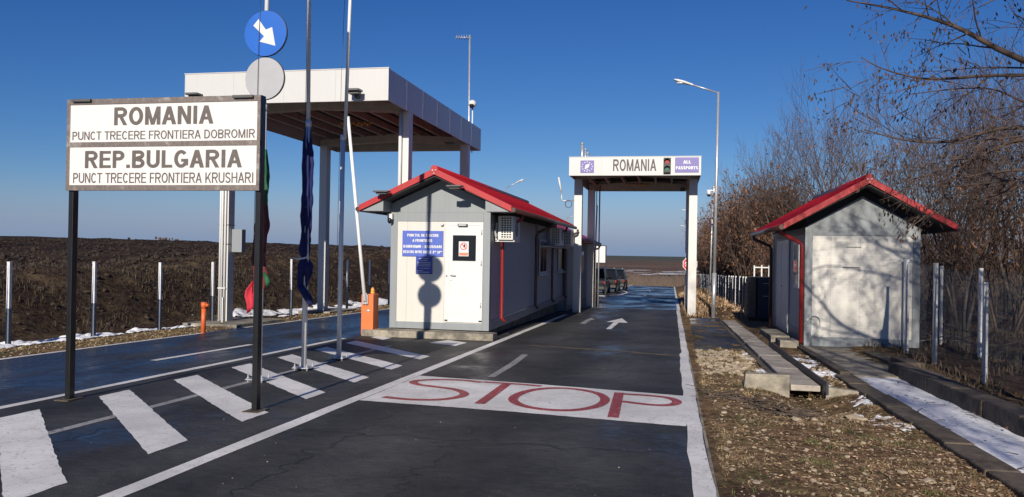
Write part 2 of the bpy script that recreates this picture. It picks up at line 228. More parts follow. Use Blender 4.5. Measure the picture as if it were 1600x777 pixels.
# ------------------------------------------------------------------ mesh helpers
W = {}
class MB:
    def __init__(s): s.v = []; s.f = []; s.sm = []
    def poly(s, pts): 
        b = len(s.v); s.v += [tuple(p) for p in pts]; s.f.append(tuple(range(b, b+len(pts)))); s.sm.append(False); return s
    def box(s, x0, x1, y0, y1, z0, z1, mtx=None):
        P = [(x0, y0, z0), (x1, y0, z0), (x1, y1, z0), (x0, y1, z0), (x0, y0, z1), (x1, y0, z1), (x1, y1, z1), (x0, y1, z1)]
        if mtx: P = [tuple(mtx @ Vector(p)) for p in P]
        b = len(s.v); s.v += P
        for f in ((3, 2, 1, 0), (4, 5, 6, 7), (0, 1, 5, 4), (1, 2, 6, 5), (2, 3, 7, 6), (3, 0, 4, 7)): s.f.append(tuple(b+i for i in f)); s.sm.append(False)
        return s
    def sbox(s, x0, x1, y0, y1, h0, h1):          # a box whose top and bottom follow the fall of the road
        P = [(x, y, -SL*y+h) for h in (h0, h1) for x, y in ((x0, y0), (x1, y0), (x1, y1), (x0, y1))]
        b = len(s.v); s.v += P
        for f in ((3, 2, 1, 0), (4, 5, 6, 7), (0, 1, 5, 4), (1, 2, 6, 5), (2, 3, 7, 6), (3, 0, 4, 7)): s.f.append(tuple(b+i for i in f)); s.sm.append(False)
        return s
    def prism(s, pts, axis, a0, a1):               # polygon extruded along x, y or z
        def P(p, a): return {'y': (p[0], a, p[1]), 'x': (a, p[0], p[1]), 'z': (p[0], p[1], a)}[axis]
        n = len(pts); b = len(s.v)
        s.v += [P(p, a0) for p in pts]+[P(p, a1) for p in pts]
        s.f.append(tuple(range(b, b+n))); s.f.append(tuple(range(b+2*n-1, b+n-1, -1))); s.sm += [False, False]
        for i in range(n): s.f.append((b+i, b+n+i, b+n+(i+1) % n, b+(i+1) % n)); s.sm.append(False)
        return s
    def tube(s, pts, r, n=10, cap=True, smooth=True):
        pts = [Vector(p) for p in pts]; k = len(pts); rs = r if isinstance(r, (list, tuple)) else [r]*k
        b = len(s.v); ref = None
        for i, p in enumerate(pts):
            t = (pts[min(i+1, k-1)]-pts[max(i-1, 0)]).normalized()
            if ref is None:
                ref = Vector((0, 0, 1)) if abs(t.z) < .9 else Vector((1, 0, 0))
            u = (ref - t*ref.dot(t)).normalized(); v = t.cross(u); ref = u
            for j in range(n):
                a = 2*math.pi*j/n; s.v.append(tuple(p+(u*math.cos(a)+v*math.sin(a))*rs[i]))
        for i in range(k-1):
            for j in range(n):
                s.f.append((b+i*n+j, b+i*n+(j+1) % n, b+(i+1)*n+(j+1) % n, b+(i+1)*n+j)); s.sm.append(smooth)
        if cap:
            s.f.append(tuple(b+j for j in reversed(range(n)))); s.f.append(tuple(b+(k-1)*n+j for j in range(n))); s.sm += [False, False]
        return s
    def ball(s, c, rx, ry=None, rz=None, n=10, m=6):
        ry = ry or rx; rz = rz or rx; b = len(s.v)
        for i in range(m+1):
            ph = math.pi*i/m
            for j in range(n):
                a = 2*math.pi*j/n; s.v.append((c[0]+rx*math.sin(ph)*math.cos(a), c[1]+ry*math.sin(ph)*math.sin(a), c[2]+rz*math.cos(ph)))
        for i in range(m):
            for j in range(n): s.f.append((b+i*n+j, b+(i+1)*n+j, b+(i+1)*n+(j+1) % n, b+i*n+(j+1) % n)); s.sm.append(True)
        return s
    def disc(s, cx, y, cz, r, th, n=40): return s.prism([(cx+r*math.cos(2*math.pi*i/n), cz+r*math.sin(2*math.pi*i/n)) for i in range(n)], 'y', y, y+th)
    def build(s, name, m, parent=None, bevel=0., loc=None):
        off = W[parent.name] if parent else Vector(loc or (0, 0, 0))
        me = bpy.data.meshes.new(name); me.from_pydata([(x-off.x, y-off.y, z-off.z) for x, y, z in s.v], [], s.f)
        me.polygons.foreach_set('use_smooth', s.sm); me.materials.append(M[m]); me.update()
        o = bpy.data.objects.new(name, me); col.objects.link(o)
        if parent: o.parent = parent
        else: o.location = off
        W[o.name] = off
        if bevel:
            bm = o.modifiers.new('bevel', 'BEVEL'); bm.width = bevel; bm.segments = 2; bm.limit_method = 'ANGLE'; bm.angle_limit = R(40)
        return o
def tag(o, label=None, cat=None, group=None, kind=None):
    if label: o['label'] = label
    if cat: o['category'] = cat
    if group: o['group'] = group
    if kind: o['kind'] = kind
    return o
def thing(name, label, cat, loc, group=None):
    o = bpy.data.objects.new(name, None); col.objects.link(o); o.location = loc; o.empty_display_size = .2; W[o.name] = Vector(loc)
    return tag(o, label, cat, group)
def struct(mb, name, m, label=None, cat=None, bevel=0.):
    return tag(mb.build(name, m, bevel=bevel), label, cat, kind='structure')
def dup(root, loc, label, group=None, rz=None, s=None):
    kids = {}
    for o in bpy.data.objects:
        if o.parent: kids.setdefault(o.parent.name, []).append(o)
    def rec(o, par):
        c = o.copy(); col.objects.link(c)
        if par: c.parent = par
        for k in kids.get(o.name, []): rec(k, c)
        return c
    r = rec(root, None); r.location = loc; r['label'] = label
    if group: r['group'] = group
    if rz is not None: r.rotation_euler = (0, 0, rz)
    if s: r.scale = (s, s, s)
    return r
# sign-writer's capitals: every letter is built from strokes in a unit-high box
WID = dict(A=.74, B=.72, C=.74, D=.74, E=.66, F=.61, G=.78, H=.74, I=.28, K=.74, L=.60, M=.86, N=.74, O=.80, P=.68, R=.74, S=.68, T=.64, U=.74, o=.55)
WID.update({'8': .58, '0': .58, '2': .58, '-': .34, '.': .26, ' ': .30})
def glyph(c, t):
    w_ = WID[c]; l, r, bt_, tp = t/2+.03, w_-t/2-.03, t*.46, 1-t*.46; P = []; X = w_/2
    def bar(x0, y0, x1, y1): P.append([(x0, y0), (x1, y0), (x1, y1), (x0, y1)])
    def ver(x, y0=0, y1=1): bar(x-t/2, y0, x+t/2, y1)
    def hor(y, x0, x1): bar(x0, y-t*.42, x1, y+t*.42)
    def dia(x0, y0, x1, y1, k=1.08): P.append([(x0-t*k/2, y0), (x0+t*k/2, y0), (x1+t*k/2, y1), (x1-t*k/2, y1)])
    def rib(pts):
        for (ax, ay), (bx, by) in zip(pts, pts[1:]):
            d = math.hypot(bx-ax, by-ay) or 1; nx_, ny_ = -(by-ay)/d*t/2, (bx-ax)/d*t/2; ex, ey = (bx-ax)/d*t*.06, (by-ay)/d*t*.06
            P.append([(ax-ex-nx_, ay-ey-ny_), (bx+ex-nx_, by+ey-ny_), (bx+ex+nx_, by+ey+ny_), (ax-ex+nx_, ay-ey+ny_)])
    def arc(cx, cy, rx, ry, a0, a1, n=14): return [(cx+rx*math.cos(R(a0+(a1-a0)*i/n)), cy+ry*math.sin(R(a0+(a1-a0)*i/n))) for i in range(n+1)]
    if c == 'A': dia(t*.54, 0, X, 1); dia(w_-t*.54, 0, X, 1); hor(.31, w_*.25, w_*.75)
    elif c == 'B': ver(l); rib([(l, tp)]+arc(r-.2, .755, .18, .755-.5-0+.0-.0 if 0 else .245-t*.46, 90, -90)+[(l, .5)]); rib([(l, .51)]+arc(r-.2, .275, .2, .275-t*.46, 90, -90)+[(l, bt_)])
    elif c == 'C': rib(arc(X, .5, X-l, .5-t*.46, 42, 318, 22))
    elif c == 'D': ver(l); rib([(l, tp)]+arc(r-.32, .5, .32, .5-t*.46, 90, -90, 18)+[(l, bt_)])
    elif c == 'E': ver(l); hor(tp, l, w_-.03); hor(.52, l, w_-.07); hor(bt_, l, w_-.02)
    elif c == 'F': ver(l); hor(tp, l, w_-.02); hor(.50, l, w_-.09)
    elif c == 'G': rib(arc(X, .5, X-l, .5-t*.46, 45, 350, 22)); hor(.42, X, w_-.03); bar(r-t/2, .13, r+t/2, .46)
    elif c == 'H': ver(l); ver(r); hor(.52, l, r)
    elif c == 'I': ver(X)
    elif c == 'K': ver(l); dia(l+t*.4, .32, r-.02, 1); dia(r+.0, 0, w_*.45, .60)
    elif c == 'L': ver(l); hor(bt_, l, w_-.02)
    elif c == 'M': ver(l); ver(r); dia(X, 0, l+t*.1, 1, .95); dia(X, 0, r-t*.1, 1, .95)
    elif c == 'N': ver(l); ver(r); dia(r-t*.05, 0, l+t*.05, 1)
    elif c in 'Oo0':
        if c == 'o': rib(arc(X, .5, X-t*.55, .5-t*.5, 0, 360, 20))
        else: rib(arc(X, .5, X-l, .5-t*.46, 0, 360, 28))
    elif c in 'PR':
        ver(l); rib([(l, tp)]+arc(r-.2, .72, .2, .28-t*.46, 90, -90)+[(l, .44+t*.46)])
        if c == 'R': dia(r+.01, 0, w_*.5, .5)
    elif c == 'S': rib(arc(X, .735, X-l, .265-t*.46, 25, 255, 16)[:-1]+[(X, .51)]+arc(X, .27, X-l, .27-t*.46, 80, -160, 16))
    elif c == 'T': ver(X, 0, 1-t*.3); hor(tp, .01, w_-.01)
    elif c == 'U': rib([(l, 1), (l, .34)]+arc(X, .34, X-l, .34-t*.46, 180, 360, 16)+[(r, 1)])
    elif c == '8': rib(arc(X, .745, X-l-.02, .255-t*.46, 0, 360, 18)); rib(arc(X, .27, X-l, .27-t*.46, 0, 360, 18))
    elif c == '2': rib(arc(X, .70, X-l, .30-t*.46, 165, -25, 14)+[(l+.02, t*.6)]); hor(bt_, .02, w_-.02)
    elif c == '-': hor(.38, .02, w_-.02)
    elif c == '.': bar(X-t/2, 0, X+t/2, t)
    return P
def lettering(txt, x0, x1, z0, z1, y, m, parent, bold=.02, name='lettering'):
    t = .125+bold*3.0; t = min(t, .235); adv = sum(WID[c]+.045 for c in txt)-.045; b = MB(); X = 0; kx = (x1-x0)/adv; kz = z1-z0; k = 0
    for c in txt:
        for P in glyph(c, t):
            a = sum(P[i][0]*P[(i+1) % 4][1]-P[(i+1) % 4][0]*P[i][1] for i in range(4))
            if a < 0: P = P[::-1]
            b.poly([(x0+(X+u)*kx, y-.00012*(k % 11), z0+v*kz) for u, v in P]); k += 1
        X += WID[c]+.045
    return b.build(name, m, parent)
def sm(t): t = max(0., min(1., t)); return t*t*(3-2*t)
def lerp(a, b, t): return a+(b-a)*t
def G(y, h=0.): return -SL*y+h

# ------------------------------------------------------------------ terrain
def base(y):
    if y < 89: return -SL*y
    return max(-SL*89-(y-89)*.055, -6.2) if y < 1200 else -6.2
def profile(x):
    pts = [(-16.6, 1.0), (-15.4, .80), (-14.4, .30), (-13.5, -.02), (-12.8, -.10), (-12.1, -.06), (-11.4, .02), (-10.9, .04), (-10.45, .0)]
    if x <= pts[0][0]: return pts[0][1]
    for (a, p), (b, q) in zip(pts, pts[1:]):
        if x <= b: return lerp(p, q, (x-a)/(b-a))
    return 0
def TZ(x, y):
    b = base(y)
    if x < -10.4:
        h = b+profile(x)
        if x < -13.2:
            fz = 1.0+.012*max(0, -17-x)+.018*(min(y, 66)-20)
            fz = lerp(fz, b, sm((y-66)/110))
            if x < -120: fz = lerp(fz, b, sm((-120-x)/200))
            k = sm((-13.2-x)/3.0); h = lerp(h, fz, k)
        a = .10*sm((-11.6-x)/2) 
        h += 1.7*a*noise.noise((x*.7, y*.5, 3.1))+1.3*a*noise.noise((x*2.3, y*2.3, 7.7))
        if -16.4 < x < -14.2: h += .18*max(-.4, noise.noise((y*.55, x*.2, 8.8)))*math.sin((x+16.4)/2.2*math.pi)
        if x < -15.5: h += .10*noise.noise((x*.45+.2*y, y*1.1, 1.7))+.07*noise.noise((x*3.1, y*3.1, 9.))
        return h
    if x <= .3: return b-.06
    h = b+.0*x
    k = sm((x-.36)/.25)
    h += k*(.02+.035*noise.noise((x*1.3, y*1.3, 0))+.02*noise.noise((x*4, y*4, 5)))
    h -= .24*math.exp(-(((x-1.85)/.42)**2+((y-10.75)/.75)**2))          # scour hole where the channel ends
    if 2.75 < x < 3.55 and y < 18: h -= .10
    if 1.5 < x < 2.1 and y > 11.5: h -= .16
    if x > 3.6: h += .06*sm((x-3.6)/.5)+.35*sm((x-7)/12)+.05*sm((x-5)/2)*noise.noise((x*.8, y*.8, 2))
    if .7 < x < 3.2 and y > 28.8: h += .42*math.exp(-((x-1.9)/.6)**2)*sm((y-28.8)/4)*(1+.5*noise.noise((x*2, y*.9, 4)))   # spoil bank along the fence
    return h
def frange(a, b, s):
    o = []
    while a < b-1e-6: o.append(a); a += s
    return o
xs = [-6000, -3000, -1500, -800, -400, -250, -160]+frange(-120, -60, 4)+frange(-60, -24, .9)+frange(-24, -10.5, .3)+[-10.5, -10.38, -10.0, -5, 0, .29, .36, .45, .6]+frange(.75, 4.5, .15)+frange(4.5, 12, .4)+frange(12, 60, 3)+[70, 100, 160, 300, 600, 1200, 2500, 6000]
ys = frange(-30, 3, 3)+frange(3, 30, .28)+frange(30, 60, .5)+frange(60, 100, 1.)+frange(100, 200, 5)+frange(200, 500, 30)+[520, 650, 800, 1000, 1300, 1800, 2600, 3600, 5000, 7500]
t = MB()
for y in ys:
    for x in xs: t.v.append((x, y, TZ(x, y)))
nx = len(xs)
for j in range(len(ys)-1):
    for i in range(nx-1): t.f.append((j*nx+i, j*nx+i+1, (j+1)*nx+i+1, (j+1)*nx+i)); t.sm.append(True)
struct(t, 'ground', 'soil')

# roads: sheets that follow the fall
def sheet(x0, x1, y0, y1, h): return MB().poly([(x0, y0, G(y0, h)), (x1, y0, G(y0, h)), (x1, y1, G(y1, h)), (x0, y1, G(y1, h))])
rd = MB()
for a, b in ((-14, 34), ): rd.poly([(-7.0, a, G(a)), (.335, a, G(a)), (.335, b, G(b)), (-7.0, b, G(b))])
struct(rd, 'road', 'asph')
struct(MB().poly([(-10.4, -14, G(-14)), (-7.0, -14, G(-14)), (-7.0, 34, G(34)), (-10.4, 34, G(34))]), 'side_road', 'asph_wet')
fr = MB().poly([(-10.4, 34, G(34)), (.37, 34, G(34)), (.41, 89, G(89)), (-10.4, 89, G(89))])
fr.poly([(-10.4, 89, G(89)), (.41, 89, G(89)), (.41, 140, G(89, -2.7)), (-10.4, 140, G(89, -2.7))])
struct(fr, 'far_road', 'asph_wet')
struct(MB().poly([(.5, 16.75, G(16.75, .028)), (1.62, 17.2, G(17.2, .028)), (1.64, 28.6, G(28.6, .028)), (.62, 27.6, G(27.6, .028))]).poly([(.5, 16.75, G(16.75, -.05)), (1.62, 17.2, G(17.2, -.05)), (1.62, 17.2, G(17.2, .028)), (.5, 16.75, G(16.75, .028))]), 'path', 'asph_path')

# road markings, each lying 4 mm above the asphalt
rng = random.Random(4)
def mark(pts, h=.004): return MB().poly([(x, y, G(y, h)) for x, y in pts])
def ragged(pts, amp=.006, step=.09):
    o = []
    for (a, b), (c, d) in zip(pts, pts[1:]+pts[:1]):
        k = max(1, int(math.hypot(c-a, d-b)/step))
        for i in range(k): o.append((lerp(a, c, i/k)+rng.uniform(-amp, amp), lerp(b, d, i/k)+rng.uniform(-amp, amp)))
    return o
def marking(pts, m='paint', h=.004, amp=.006): 
    return struct(mark(ragged(pts, amp), h), 'road_marking', m)
def band(path, wd, h, m, name='road_marking', amp=.0):
    b = MB(); n = len(path); L = []; Rr = []
    for i, p in enumerate(path):
        a = Vector(path[max(i-1, 0)]); c = Vector(path[min(i+1, n-1)]); d = (c-a).normalized(); nn = Vector((-d.y, d.x))
        ww = wd[i] if isinstance(wd, list) else wd
        L.append(Vector(p)+nn*ww/2*(1+rng.uniform(-amp, amp))); Rr.append(Vector(p)-nn*ww/2*(1+rng.uniform(-amp, amp)))
    for i in range(n-1): b.poly([(q.x, q.y, G(q.y, h)) for q in (Rr[i], Rr[i+1], L[i+1], L[i])])
    return struct(b, name, m)
for k in range(7):                                              # hatched island
    yl, yr, hw = 8.38+1.425*(k-1), 6.08+1.44*(k-1), .27
    marking([(-6.56, yl-hw), (-4.22, yr-hw), (-4.22, yr+hw), (-6.56, yl+hw)], amp=.007)
marking([(-6.56, 16.65), (-6.1, 16.2), (-6.1, 16.75), (-6.56, 17.0)]); marking([(-5.0, 15.95), (-4.3, 15.55), (-4.25, 16.3), (-4.8, 16.75)])
band([(-3.69, y) for y in frange(-3, 28.8, .8)], .155, .004, 'paint', amp=.1)
band([(-7.0, y) for y in frange(-3, 17, .8)], .12, .004, 'paint', amp=.12)
band([(-5.62+.006*y, y) for y in frange(3.2, 15.6, .7)], .11, .0026, 'paint_thin', amp=.12)
band([(-10.36, y) for y in frange(-3, 34, 1.)], .11, .004, 'paint', amp=.12)
band([(-8.15, 11.3), (-8.12, 12.6), (-8.08, 14.2)], .12, .004, 'paint', amp=.2)
kw = [(y, .205 if y > 16 else .165) for y in frange(-3, 89, .6)]
band([(.335-(.05 if y > 16 else .085) + (0 if y < 34 else .03), y) for y, _ in kw], [(.13 if y > 16 else .16)+.0*y for y, _ in kw], .006, 'paint', amp=.2)
marking([(-3.6, 8.82), (-1.7, 8.65), (.175, 8.39), (.2, 10.45), (-1.7, 10.82), (-3.6, 11.09)], amp=.007)
band([(-2.57, 11.3), (-2.6, 13), (-2.65, 14.5)], .12, .004, 'paint_thin', amp=.2)
def smooth_path(p, closed=False, k=5):
    n = len(p); o = []
    for i in range(n if closed else n-1):
        g = (lambda j: p[j % n]) if closed else (lambda j: p[max(0, min(n-1, j))])
        a, b, c, d = [Vector(g(i+q)) for q in (-1, 0, 1, 2)]
        for s_ in range(k):
            t_ = s_/k; o.append(tuple(.5*((2*b)+(c-a)*t_+(2*a-5*b+4*c-d)*t_*t_+(3*b-a-3*c+d)*t_**3)))
    o.append(p[0] if closed else p[-1]); return o
S_ = [(-2.57, 10.72), (-2.9, 10.83), (-3.25, 10.76), (-3.46, 10.58), (-3.46, 10.38), (-3.3, 10.21), (-3.0, 10.09), (-2.75, 9.97), (-2.57, 9.74), (-2.53, 9.51), (-2.61, 9.28), (-2.79, 9.11), (-3.09, 9.05), (-3.42, 9.13)]
O_ = [(-1.33, 10.56), (-1.08, 10.44), (-.88, 10.2), (-.78, 9.78), (-.82, 9.36), (-.97, 9.05), (-1.17, 8.90), (-1.41, 8.9), (-1.64, 9.02), (-1.81, 9.26), (-1.89, 9.56), (-1.87, 9.94), (-1.77, 10.27), (-1.58, 10.5)]
P_ = [(-.60, 10.33), (-.22, 10.3), (.0, 10.18), (.09, 9.93), (.02, 9.68), (-.2, 9.60), (-.58, 9.74)]
st = [(S_, False), (O_, True), (P_, False)]
for p, c in st: band(smooth_path(p, c), .12, .008, 'paint_red', 'stop_lettering')
band([(-2.21, 10.70), (-2.19, 9.02)], .125, .009, 'paint_red', 'stop_lettering'); band([(-2.55, 10.76), (-1.97, 10.71), (-1.72, 10.64)], .11, .0085, 'paint_red', 'stop_lettering')
band([(-.65, 10.42), (-.60, 8.64)], .125, .009, 'paint_red', 'stop_lettering')
marking([(-1.74, 21.7), (-1.60, 21.7), (-1.58, 24.6), (-1.30, 24.6), (-1.62, 26.9), (-1.98, 24.75), (-1.74, 24.65)], amp=.004)
marking([(-2.67, 23.5), (-2.5, 23.5), (-2.52, 25.4), (-2.42, 25.7), (-2.62, 26.6), (-2.68, 25.6)], 'paint_thin', amp=.006)
band(smooth_path([(-4.5, 95), (-4.58, 72), (-3.9, 65), (-3.27, 60), (-3.3, 56), (-3.47, 53), (-4.6, 51)]), .16, .004, 'paint')
for y in (44, 52, 64, 76): band([(-1.7, y), (-1.75, y+3)], .13, .004, 'paint_thin')
for (xa, ya, xb, yb) in ((-2.9, 16.4, .2, 15.45), (-3.2, 33.4, .3, 34.2)): band([(lerp(xa, xb, i/8), lerp(ya, yb, i/8)+rng.uniform(-.06, .06)) for i in range(9)], .22, .002, 'conc_dark', 'road_marking', amp=.5)

for (x_, y0, y1, sd_) in ((-2.95, 4, 8.5, 1), (-.75, 11.5, 21, 2), (-2.3, 17, 28, 3), (-8.6, 9, 20, 4), (-5.2, 4.5, 9.5, 5), (-1.9, 4, 7.8, 6)):
    band([(x_+.35*noise.noise((i*.31, sd_, 0))+.06*noise.noise((i*1.7, sd_, 4)), lerp(y0, y1, i/60)) for i in range(61)], .014, .0022, 'crack', 'road_crack', .6)
for (y_, x0, x1, sd_) in ((7.1, -3.5, .1, 11), (12.7, -3.5, .15, 12), (10.1, -6.8, -3.9, 13)):
    band([(lerp(x0, x1, i/40), y_+.22*noise.noise((i*.3, sd_, 0))+.05*noise.noise((i*1.6, sd_, 4))) for i in range(41)], .016, .0022, 'crack', 'road_crack', .6)
# kerbs, channel, slabs on the right
struct(MB().sbox(.335, .44, -4, 89, -.12, .0), 'kerb', 'conc')
ch = MB()
y = 11.45
while y < 26.2:
    ch.sbox(1.63+rng.uniform(-.006, .006), 2.03+rng.uniform(-.006, .006), y, y+.985, .0, .082+rng.uniform(-.004, .004)); y += 1.0
struct(ch, 'channel_cover', 'conc_pale', bevel=.01)
cw = MB().sbox(1.52, 1.62, 11.5, 26.2, -.35, .03).sbox(2.04, 2.13, 11.35, 26.2, -.35, .035)
struct(cw, 'channel_wall', 'conc_dark', bevel=.01)
hw = MB().prism([(1.0, G(11.3, .05)), (1.12, G(11.3, -.3)), (1.60, G(11.3, -.45)), (1.60, G(11.3, .235)), (1.02, G(11.3, .225))], 'y', 11.28, 11.44).prism([(2.06, G(11.3, -.45)), (2.62, G(11.3, -.3)), (2.62, G(11.3, .03)), (2.06, G(11.3, .09))], 'y', 11.32, 11.46)
struct(hw, 'channel_headwall', 'conc', bevel=.012)
struct(MB().sbox(2.045, 2.075, 11.15, 17.5, .0, .17), 'steel_strip', 'dark_steel')
struct(MB().sbox(2.86, 5.5, 13.35, 23.9, -.15, .03), 'slab', 'conc', bevel=.01)
kl = MB(); kr = MB()
for i in range(15):
    y0 = 2.0+i*1.0
    if y0 < 13: kl.sbox(2.50+rng.uniform(-.012, .012), 2.78+rng.uniform(-.012, .012), y0, y0+.985, -.2, .07+rng.uniform(-.012, .012))
    kr.sbox(3.52+rng.uniform(-.012, .012)+(.28 if y0 > 13 else 0), 3.82+(.28 if y0 > 13 else 0)+rng.uniform(-.012, .012), y0, y0+.985, -.2, .20+rng.uniform(-.015, .015)-(.1 if y0 > 14 else 0))
kl.sbox(2.64, 2.80, 13.3, 17.7, -.15, .085)
struct(kl, 'kerb', 'conc_dark', bevel=.015); struct(kr, 'kerb', 'conc_dark', bevel=.015)
struct(MB().sbox(-11.9, -10.42, 17.6, 20.0, -.1, .085).sbox(-11.9, -10.8, 23.8, 26, -.1, .085), 'slab', 'conc', bevel=.01)

# snow
def snow_patch(x0, x1, y0, y1, h, dens, seed, nx_, ny_, hfun, thr, th=.03):
    """thin broken snow lying on the soil: only cells where the noise is above thr"""
    r = MB(); idx = {}; val = {}
    for j in range(ny_+1):
        for i in range(nx_+1):
            x = lerp(x0, x1, i/nx_); y = lerp(y0, y1, j/ny_)
            e = min(1, min(i/nx_, 1-i/nx_)*5)*min(1, min(j/ny_, 1-j/ny_)*8)
            q = (noise.noise((x*dens, y*dens*.7, seed))+.55*noise.noise((x*dens*3.1, y*dens*3.1, seed+3))+.3*noise.noise((x*dens*8, y*dens*8, seed+5)))-thr-(1-e)*.6
            val[i, j] = q; idx[i, j] = len(r.v); r.v.append((x, y, (hfun(x, y) if hfun else G(y, h))-.012+th*min(1, max(-.3, q)*2.5)+th*.6))
    for j in range(ny_):
        for i in range(nx_):
            if max(val[i, j], val[i+1, j], val[i+1, j+1], val[i, j+1]) > 0: r.f.append((idx[i, j], idx[i+1, j], idx[i+1, j+1], idx[i, j+1])); r.sm.append(True)
    return tag(r.build('snow', 'snow'), kind='stuff')
snow_patch(2.078, 2.20, 11.6, 16.5, 0, 2.5, 3.3, 10, 160, lambda x, y: G(y, .05), -.3, .02)
sn = MB()
NX, NY = 14, 120
for j in range(NY+1):
    for i in range(NX+1):
        x = lerp(2.76, 3.53, i/NX); y = lerp(2., 13.35, j/NY)
        sn.v.append((x+.012*noise.noise((y*3, x, 1)), y, G(y, .0+.02*noise.noise((x*3, y*2, 4))+.012*noise.noise((x*9, y*9, 2)))))
for j in range(NY):
    for i in range(NX): a = j*(NX+1)+i; sn.f.append((a, a+1, a+NX+2, a+NX+1)); sn.sm.append(True)
tag(sn.build('snow', 'snow'), kind='stuff')
snow_patch(1.95, 2.56, 8.4, 11.1, 0, 2.2, 2.2, 60, 220, TZ, .16, .02)
snow_patch(2.1, 2.66, 12.4, 16.4, 0, 1.9, 5.2, 45, 200, TZ, .05, .025)
snow_patch(1.34, 1.56, 12.4, 16.5, 0, 2.4, 8.2, 20, 160, TZ, .0, .02)
snow_patch(-12.7, -11.3, 9, 19, 0, .8, 1.2, 50, 260, TZ, .16, .06)
snow_patch(-13.6, -11.7, 20, 50, 0, .6, 4.2, 60, 320, TZ, -.05, .06)
snow_patch(-5.6, -4.0, 48.6, 50.4, .0, .5, 6., 16, 16, None, -2, .02)
sp = MB()
for i in range(34):
    x, y = rng.uniform(-45, 22), rng.uniform(285, 385); a, b = rng.uniform(1.5, 7), rng.uniform(2, 6); z = TZ(x, y)+.5
    sp.poly([(x+a*math.cos(q/11*6.283)*(1+rng.uniform(-.3, .3)), y+b*math.sin(q/11*6.283), z) for q in range(11)])
tag(sp.build('snow', 'snow'), kind='stuff')

# ================================================================== BORDER SIGN
YS = 7.80
bs = thing('border_sign', 'large white two-panel border sign on two black posts in the road island', 'sign', (-5.56, YS, G(YS)))
for x in (-6.72, -4.395):
    b = MB().box(x-.03, x+.03, YS, YS+.085, G(YS, -.05), 3.262); b.build('post', 'black', bs, bevel=.004)
fz0, fz1 = 2.225, 3.258
f = MB(); f.box(-6.765, -4.365, YS-.035, YS-.002, 3.195, fz1); f.box(-6.765, -4.365, YS-.035, YS-.002, fz0, 2.287); f.box(-6.765, -4.365, YS-.033, YS-.002, 2.715, 2.772)
f.box(-6.765, -6.722, YS-.034, YS-.003, 2.287, 3.195); f.box(-4.402, -4.365, YS-.034, YS-.003, 2.287, 3.195); f.build('frame', 'sunlit_frame', bs, bevel=.003)
MB().box(-6.73, -4.40, YS-.018, YS-.004, 2.26, 3.22).build('back_plate', 'signw', bs)
for z0, z1, big, small, (bx0, bx1, bz0, bz1), (sx0, sx1, sz0, sz1) in (
   (2.772, 3.195, 'ROMANIA', 'PUNCT TRECERE FRONTIERA DOBROMIR', (-6.165, -4.925, 2.958, 3.158), (-6.695, -4.425, 2.797, 2.892)),
   (2.287, 2.715, 'REP.BULGARIA', 'PUNCT TRECERE FRONTIERA KRUSHARI', (-6.53, -4.575, 2.478, 2.672), (-6.675, -4.43, 2.310, 2.424))):
    p = MB().box(-6.722, -4.402, YS-.026, YS-.012, z0, z1).build('sign_panel', 'signw', bs)
    lettering(big, bx0, bx1, bz0, bz1, YS-.0285, 'ink', bs, .022); lettering(small, sx0, sx1, sz0, sz1, YS-.0285, 'ink', bs, .004)
for x in (-6.56, -4.56): MB().box(x-.12, x+.12, YS-.075, YS-.037, 3.225, 3.255).build('lamp', 'lamp_grey', bs, bevel=.006)
for x in (-6.72, -4.395): MB().sbox(x-.09, x+.09, YS-.09, YS+.17, -.01, .012).build('base_plate', 'conc_dark', bs)

# ================================================================== FLAGPOLES, DISCS, FLAGS
def flagpole(x, y, label, tip, off=.0, top=8.2):
    t = thing('flagpole', label, 'flagpole', (x, y, G(y)), 'flagpoles in the hatched island')
    z = G(y)
    MB().tube([(x, y, z), (x+.004, y, 3.55)], .040, 14).tube([(x+.004+off, y, 3.5), (x+.004+off+tip*.5, y, 5.8), (x+.004+off+tip*(1 if top > 8 else .65), y, top)], .030, 14).tube([(x+.004, y, 3.47), (x+.004, y, 3.56)], .043, 14).build('pole', 'alu', t)
    b = MB().box(x-.13, x+.13, y-.13, y+.13, z+.03, z+.045)
    b.build('base_plate', 'galv', t, bevel=.003)
    for sx in (-.1, .1):
        for sy in (-.1, .1): MB().tube([(x+sx, y+sy, z), (x+sx, y+sy, z+.047), (x+sx, y+sy, z+.048), (x+sx, y+sy, z+.065), (x+sx, y+sy, z+.066), (x+sx, y+sy, z+.10)], [.011, .011, .022, .022, .011, .011], 6, True, False).build('bolt', 'galv', t)
    hy = -.125 if y < 10 else -.055; MB().tube([(x-.045, y+hy, 1.0), (x-.02, y+hy, 4.5), (x-.034+tip*(1 if top > 8 else .65), y-.05, top-.1)], .0035, 5).build('halyard', 'black', t)
    return t
flagpole(-5.47, 9.82, 'flagpole nearest the border sign, carrying the two round discs', .05, 0, 6.45)
flagpole(-5.455, 11.13, 'flagpole with the dark blue flag wrapped round it', -.05, -.006)
flagpole(-5.51, 12.54, 'bare flagpole without a flag, closest to the white cabin', .10, .034)
def disc_sign(z, cx, r, label, face):
    t = thing('round_sign', label, 'road sign', (cx, 9.72, z))
    MB().disc(cx, 9.712, z, r-.006, .006, 48).build('face', face, t)
    MB().disc(cx, 9.719, z, r, .03, 48).build('rim', 'rim', t, bevel=.004)
    MB().box(cx-.12, cx+.12, 9.75, 9.79, z-.02, z+.02).build('bracket', 'galv', t)
    return t
d = disc_sign(4.50, -5.408, .312, 'blue round road sign with a white arrow pointing down right', 'blue')
A = [(-.58, .36), (-.33, .64), (.03, .16), (.33, .26), (.50, -.57), (-.26, -.36), (-.05, -.13)]
MB().prism([(-5.408+a*.305, 4.50+b*.305) for a, b in A], 'y', 9.708, 9.7115).build('arrow', 'arrow', d)
